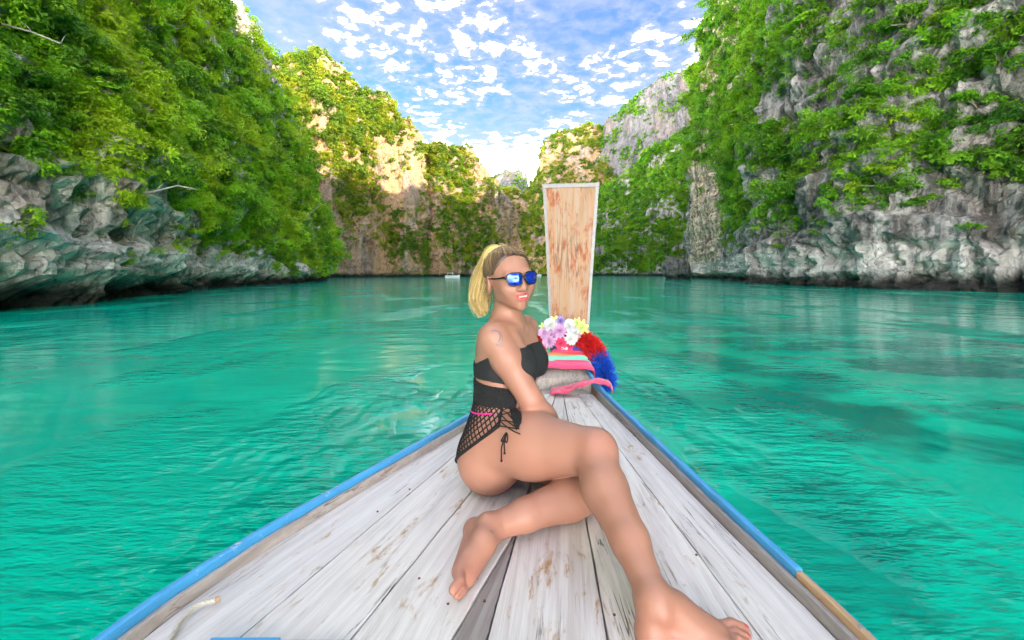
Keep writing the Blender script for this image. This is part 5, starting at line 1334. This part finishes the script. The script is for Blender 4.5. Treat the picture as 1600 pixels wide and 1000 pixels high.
def strand(pts, r0, r1, col0, col1):
    global nb
    mb = MB(); n_ = len(pts); mb.tube([Vector(p) for p in pts], [r0 + (r1 - r0) * i / (n_ - 1) for i in range(n_)], 3, cap=False)
    SV.append(np.array(mb.v)); SF.append(np.array([tuple(x) for x in mb.f]) + nb); nb += len(mb.v)
    t_ = np.repeat(np.linspace(0, 1, n_), 3)[:, None]; SCs.append(col0 * (1 - t_) + col1 * t_)
bun = H(.004, -.050, .100)
# combed strands from the hair line up to the tie
for k in range(330):
    a = rs.uniform(-1, 1); an = a * 2.5
    # start points round the hair line of the skull
    l0 = .080 * math.sin(an) * .99; f0 = -.017 + .0985 * math.cos(an) * .80; u0 = .037 + (.062 if abs(an) < .6 else .062 - .085 * min(1, (abs(an) - .6) / .7)) * rs.uniform(.75, 1.0)
    p0 = np.array([l0, f0, u0]); c = np.array([0, -.017, .037]); r_ = np.array([.0815, .1, .084])
    tgt = np.array([.004, -.050, .102]); P = []
    for t_ in np.linspace(0, 1, 9):
        q_ = p0 * (1 - t_) + tgt * t_; dv = (q_ - c) / r_; dv = dv / max(.2, np.linalg.norm(dv)); e = c + dv * r_ * (1.0 + .02 * rs.rand() * (t_ > .1)); P.append(H(*e))
    blond = rs.rand() < .45
    strand(P, .0012, .0010, ROOT * rs.uniform(.7, 1.8), (BLOND * rs.uniform(.55, 1.0)) if blond else (ROOT * 3.0 * rs.uniform(.7, 1.3)))
# pony tail
tail = [H(.004, -.052, .105), H(-.020, -.082, .102), S(763, 412, 1.565), S(754, 436, 1.585), S(749, 460, 1.585), S(751, 478, 1.575), S(757, 496, 1.565)]
TP = catmull([list(p) for p in tail], [5] * 6); nT = len(TP); wid = np.interp(np.linspace(0, 1, nT), [0, .2, .5, .8, 1], [.018, .030, .038, .034, .016])
locks = [(rs.uniform(0, 6.28), math.sqrt(rs.rand()), rs.uniform(.78, 1.0), rs.uniform(-1.2, 1.2), rs.uniform(.7, 1.15)) for _ in range(26)]
for k in range(1000):
    la = locks[rs.randint(len(locks))]; an = la[0] + rs.normal() * .22; rr = min(1.15, abs(la[1] + rs.normal() * .10)); tw = la[3] + rs.uniform(-.15, .15); e0 = min(1.0, la[2] * rs.uniform(.92, 1.0)); ph = rs.uniform(0, 6.28); fz = rs.rand() < .16; P = []
    m = int(nT * e0)
    for i in range(0, m, 1):
        t_ = i / nT; a2 = an + tw * t_; w = wid[i] * rr * (1.0 + (.8 * t_ if fz else 0)); tn = nrm(TP[min(i + 1, nT - 1)] - TP[max(i - 1, 0)]); s1 = nrm(np.cross(tn, (0, 1, .1))); s2 = np.cross(tn, s1)
        P.append(TP[i] + s1 * w * math.cos(a2) * .85 + s2 * w * math.sin(a2) + s1 * .007 * math.sin(8 * t_ + ph) * t_ + s2 * .005 * math.sin(11 * t_ + 2 * ph) * t_)
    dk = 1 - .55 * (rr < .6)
    if math.cos(an) * 1 > .2 and rs.rand() < .25: c0 = ROOT * 2.2; c1 = BLOND * .55
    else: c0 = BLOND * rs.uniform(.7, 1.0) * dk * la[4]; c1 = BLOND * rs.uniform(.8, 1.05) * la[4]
    strand(P, .0013, .0007, c0, c1)
# messy bun loops and fly-aways
for k in range(160):
    a = rs.uniform(0, 6.28); t_ = nrm(rs.normal(size=3)); s_ = nrm(np.cross(t_, rs.normal(size=3))); r_ = rs.uniform(.012, .024); c = bun + rs.normal(size=3) * .005
    P = [c + (t_ * math.cos(q_) * r_ * 1.15 + s_ * math.sin(q_) * r_ * .75) for q_ in np.linspace(a, a + rs.uniform(2, 5), 9)]; strand(P, .0014, .0008, BLOND * rs.uniform(.5, 1), BLOND * rs.uniform(.6, 1.1))
for k in range(70):
    b = H(rs.uniform(-.06, .075), rs.uniform(-.06, .07), .085 + rs.uniform(-.02, .02)); dv = nrm(rs.normal(size=3) + np.array([.2, 0, 1.0])); P = [b + dv * q_ + np.array([.010, 0, -.012]) * (q_ * 28) ** 2 for q_ in np.linspace(0, .036 * rs.uniform(.5, 1.2), 6)]
    strand(P, .0005, .0003, BLOND * .8, BLOND)
SVn = np.concatenate(SV) + np.array([.05, -1.5, 0]); st_me = mesh_np('hair_strands', SVn, np.concatenate(SF)); set_col(st_me, np.concatenate(SCs)); link('hair_strands', st_me, HAIRM, PERSON)
# hair tie
ht = MB(); P = [bun + .030 * (Lh * math.cos(a) + (Fh * .8 + Uh * .25) * math.sin(a)) + Uh * -.006 for a in np.linspace(0, 6.28, 24)]
ht.tube([Vector(p) for p in P], .0045, 6); o = ht.build('hair_tie', simple('pale_beads', (.75, .62, .55), .4, .3, 300), None, smooth=True); o.parent = PERSON; o.data.transform(Matrix.Translation((.05, -1.5, 0)))

# sunglasses: two mirrored lenses in a black frame
def glasses():
    t = NT('blue_mirror_lens'); t.col((.01, .06, .75)); t.set(Metallic=.75, Roughness=.06); t.b.inputs['Coat Weight'].default_value = .6; LENS = t.m
    FR = simple('black_acetate', (.008, .008, .009), .25, .2, 50)
    def outline(sg, sc=1.0, n=28):
        pts = []
        for k in range(n):
            a = 2 * math.pi * k / n; ca, sa = math.cos(a), math.sin(a); e = .62
            x = .0262 * sc * math.copysign(abs(ca) ** e, ca); y = .0215 * sc * math.copysign(abs(sa) ** e, sa)
            if y < 0: x *= .90
            l_ = sg * (.0308) + x; f_ = .112 - 5.2 * l_ * l_ - .10 * (y + .0235) * .3; pts.append(H(l_, f_, .008 + y))
        return pts
    FRm = MB(); lens_parts = []
    for sg in (-1, 1):
        po = outline(sg); FRm.tube([Vector(p) for p in po + po[:2]], .0024, 6, cap=False)
        inn = [outline(sg, q) for q in (1.0, .66, .33)]; rows = inn; c = np.mean(po, 0)
        rows2 = [[p + Fh * b for p in r_] for r_, b in zip(rows, (0, .0022, .0034))] + [[c + Fh * .0040] * len(po)]
        m = MB(); m.loft([[tuple(p) for p in r_] for r_ in rows2], closed=True); lens_parts.append(m)
        top = [p for p in po]; hinge = H(sg * .0635, .088, .016)
        FRm.tube([Vector(H(sg * .0565, .096, .017)), Vector(hinge), Vector(H(sg * .0765, .050, .012)), Vector(H(sg * .0825, -.004, .012)), Vector(H(sg * .079, -.030, -.004))], [.0036, .0036, .0028, .0026, .0024], 6)
    FRm.tube([Vector(H(-.009, .113, .016)), Vector(H(0, .1145, .018)), Vector(H(.009, .113, .016))], .0030, 6)
    fo = FRm.build('sunglasses', FR, None, smooth=True); fo.parent = PERSON; fo.data.transform(Matrix.Translation((.05, -1.5, 0)))
    for m in lens_parts:
        o = m.build('lens', LENS, None, smooth=True); o.parent = fo; o.data.transform(Matrix.Translation((.05, -1.5, 0)))
glasses()
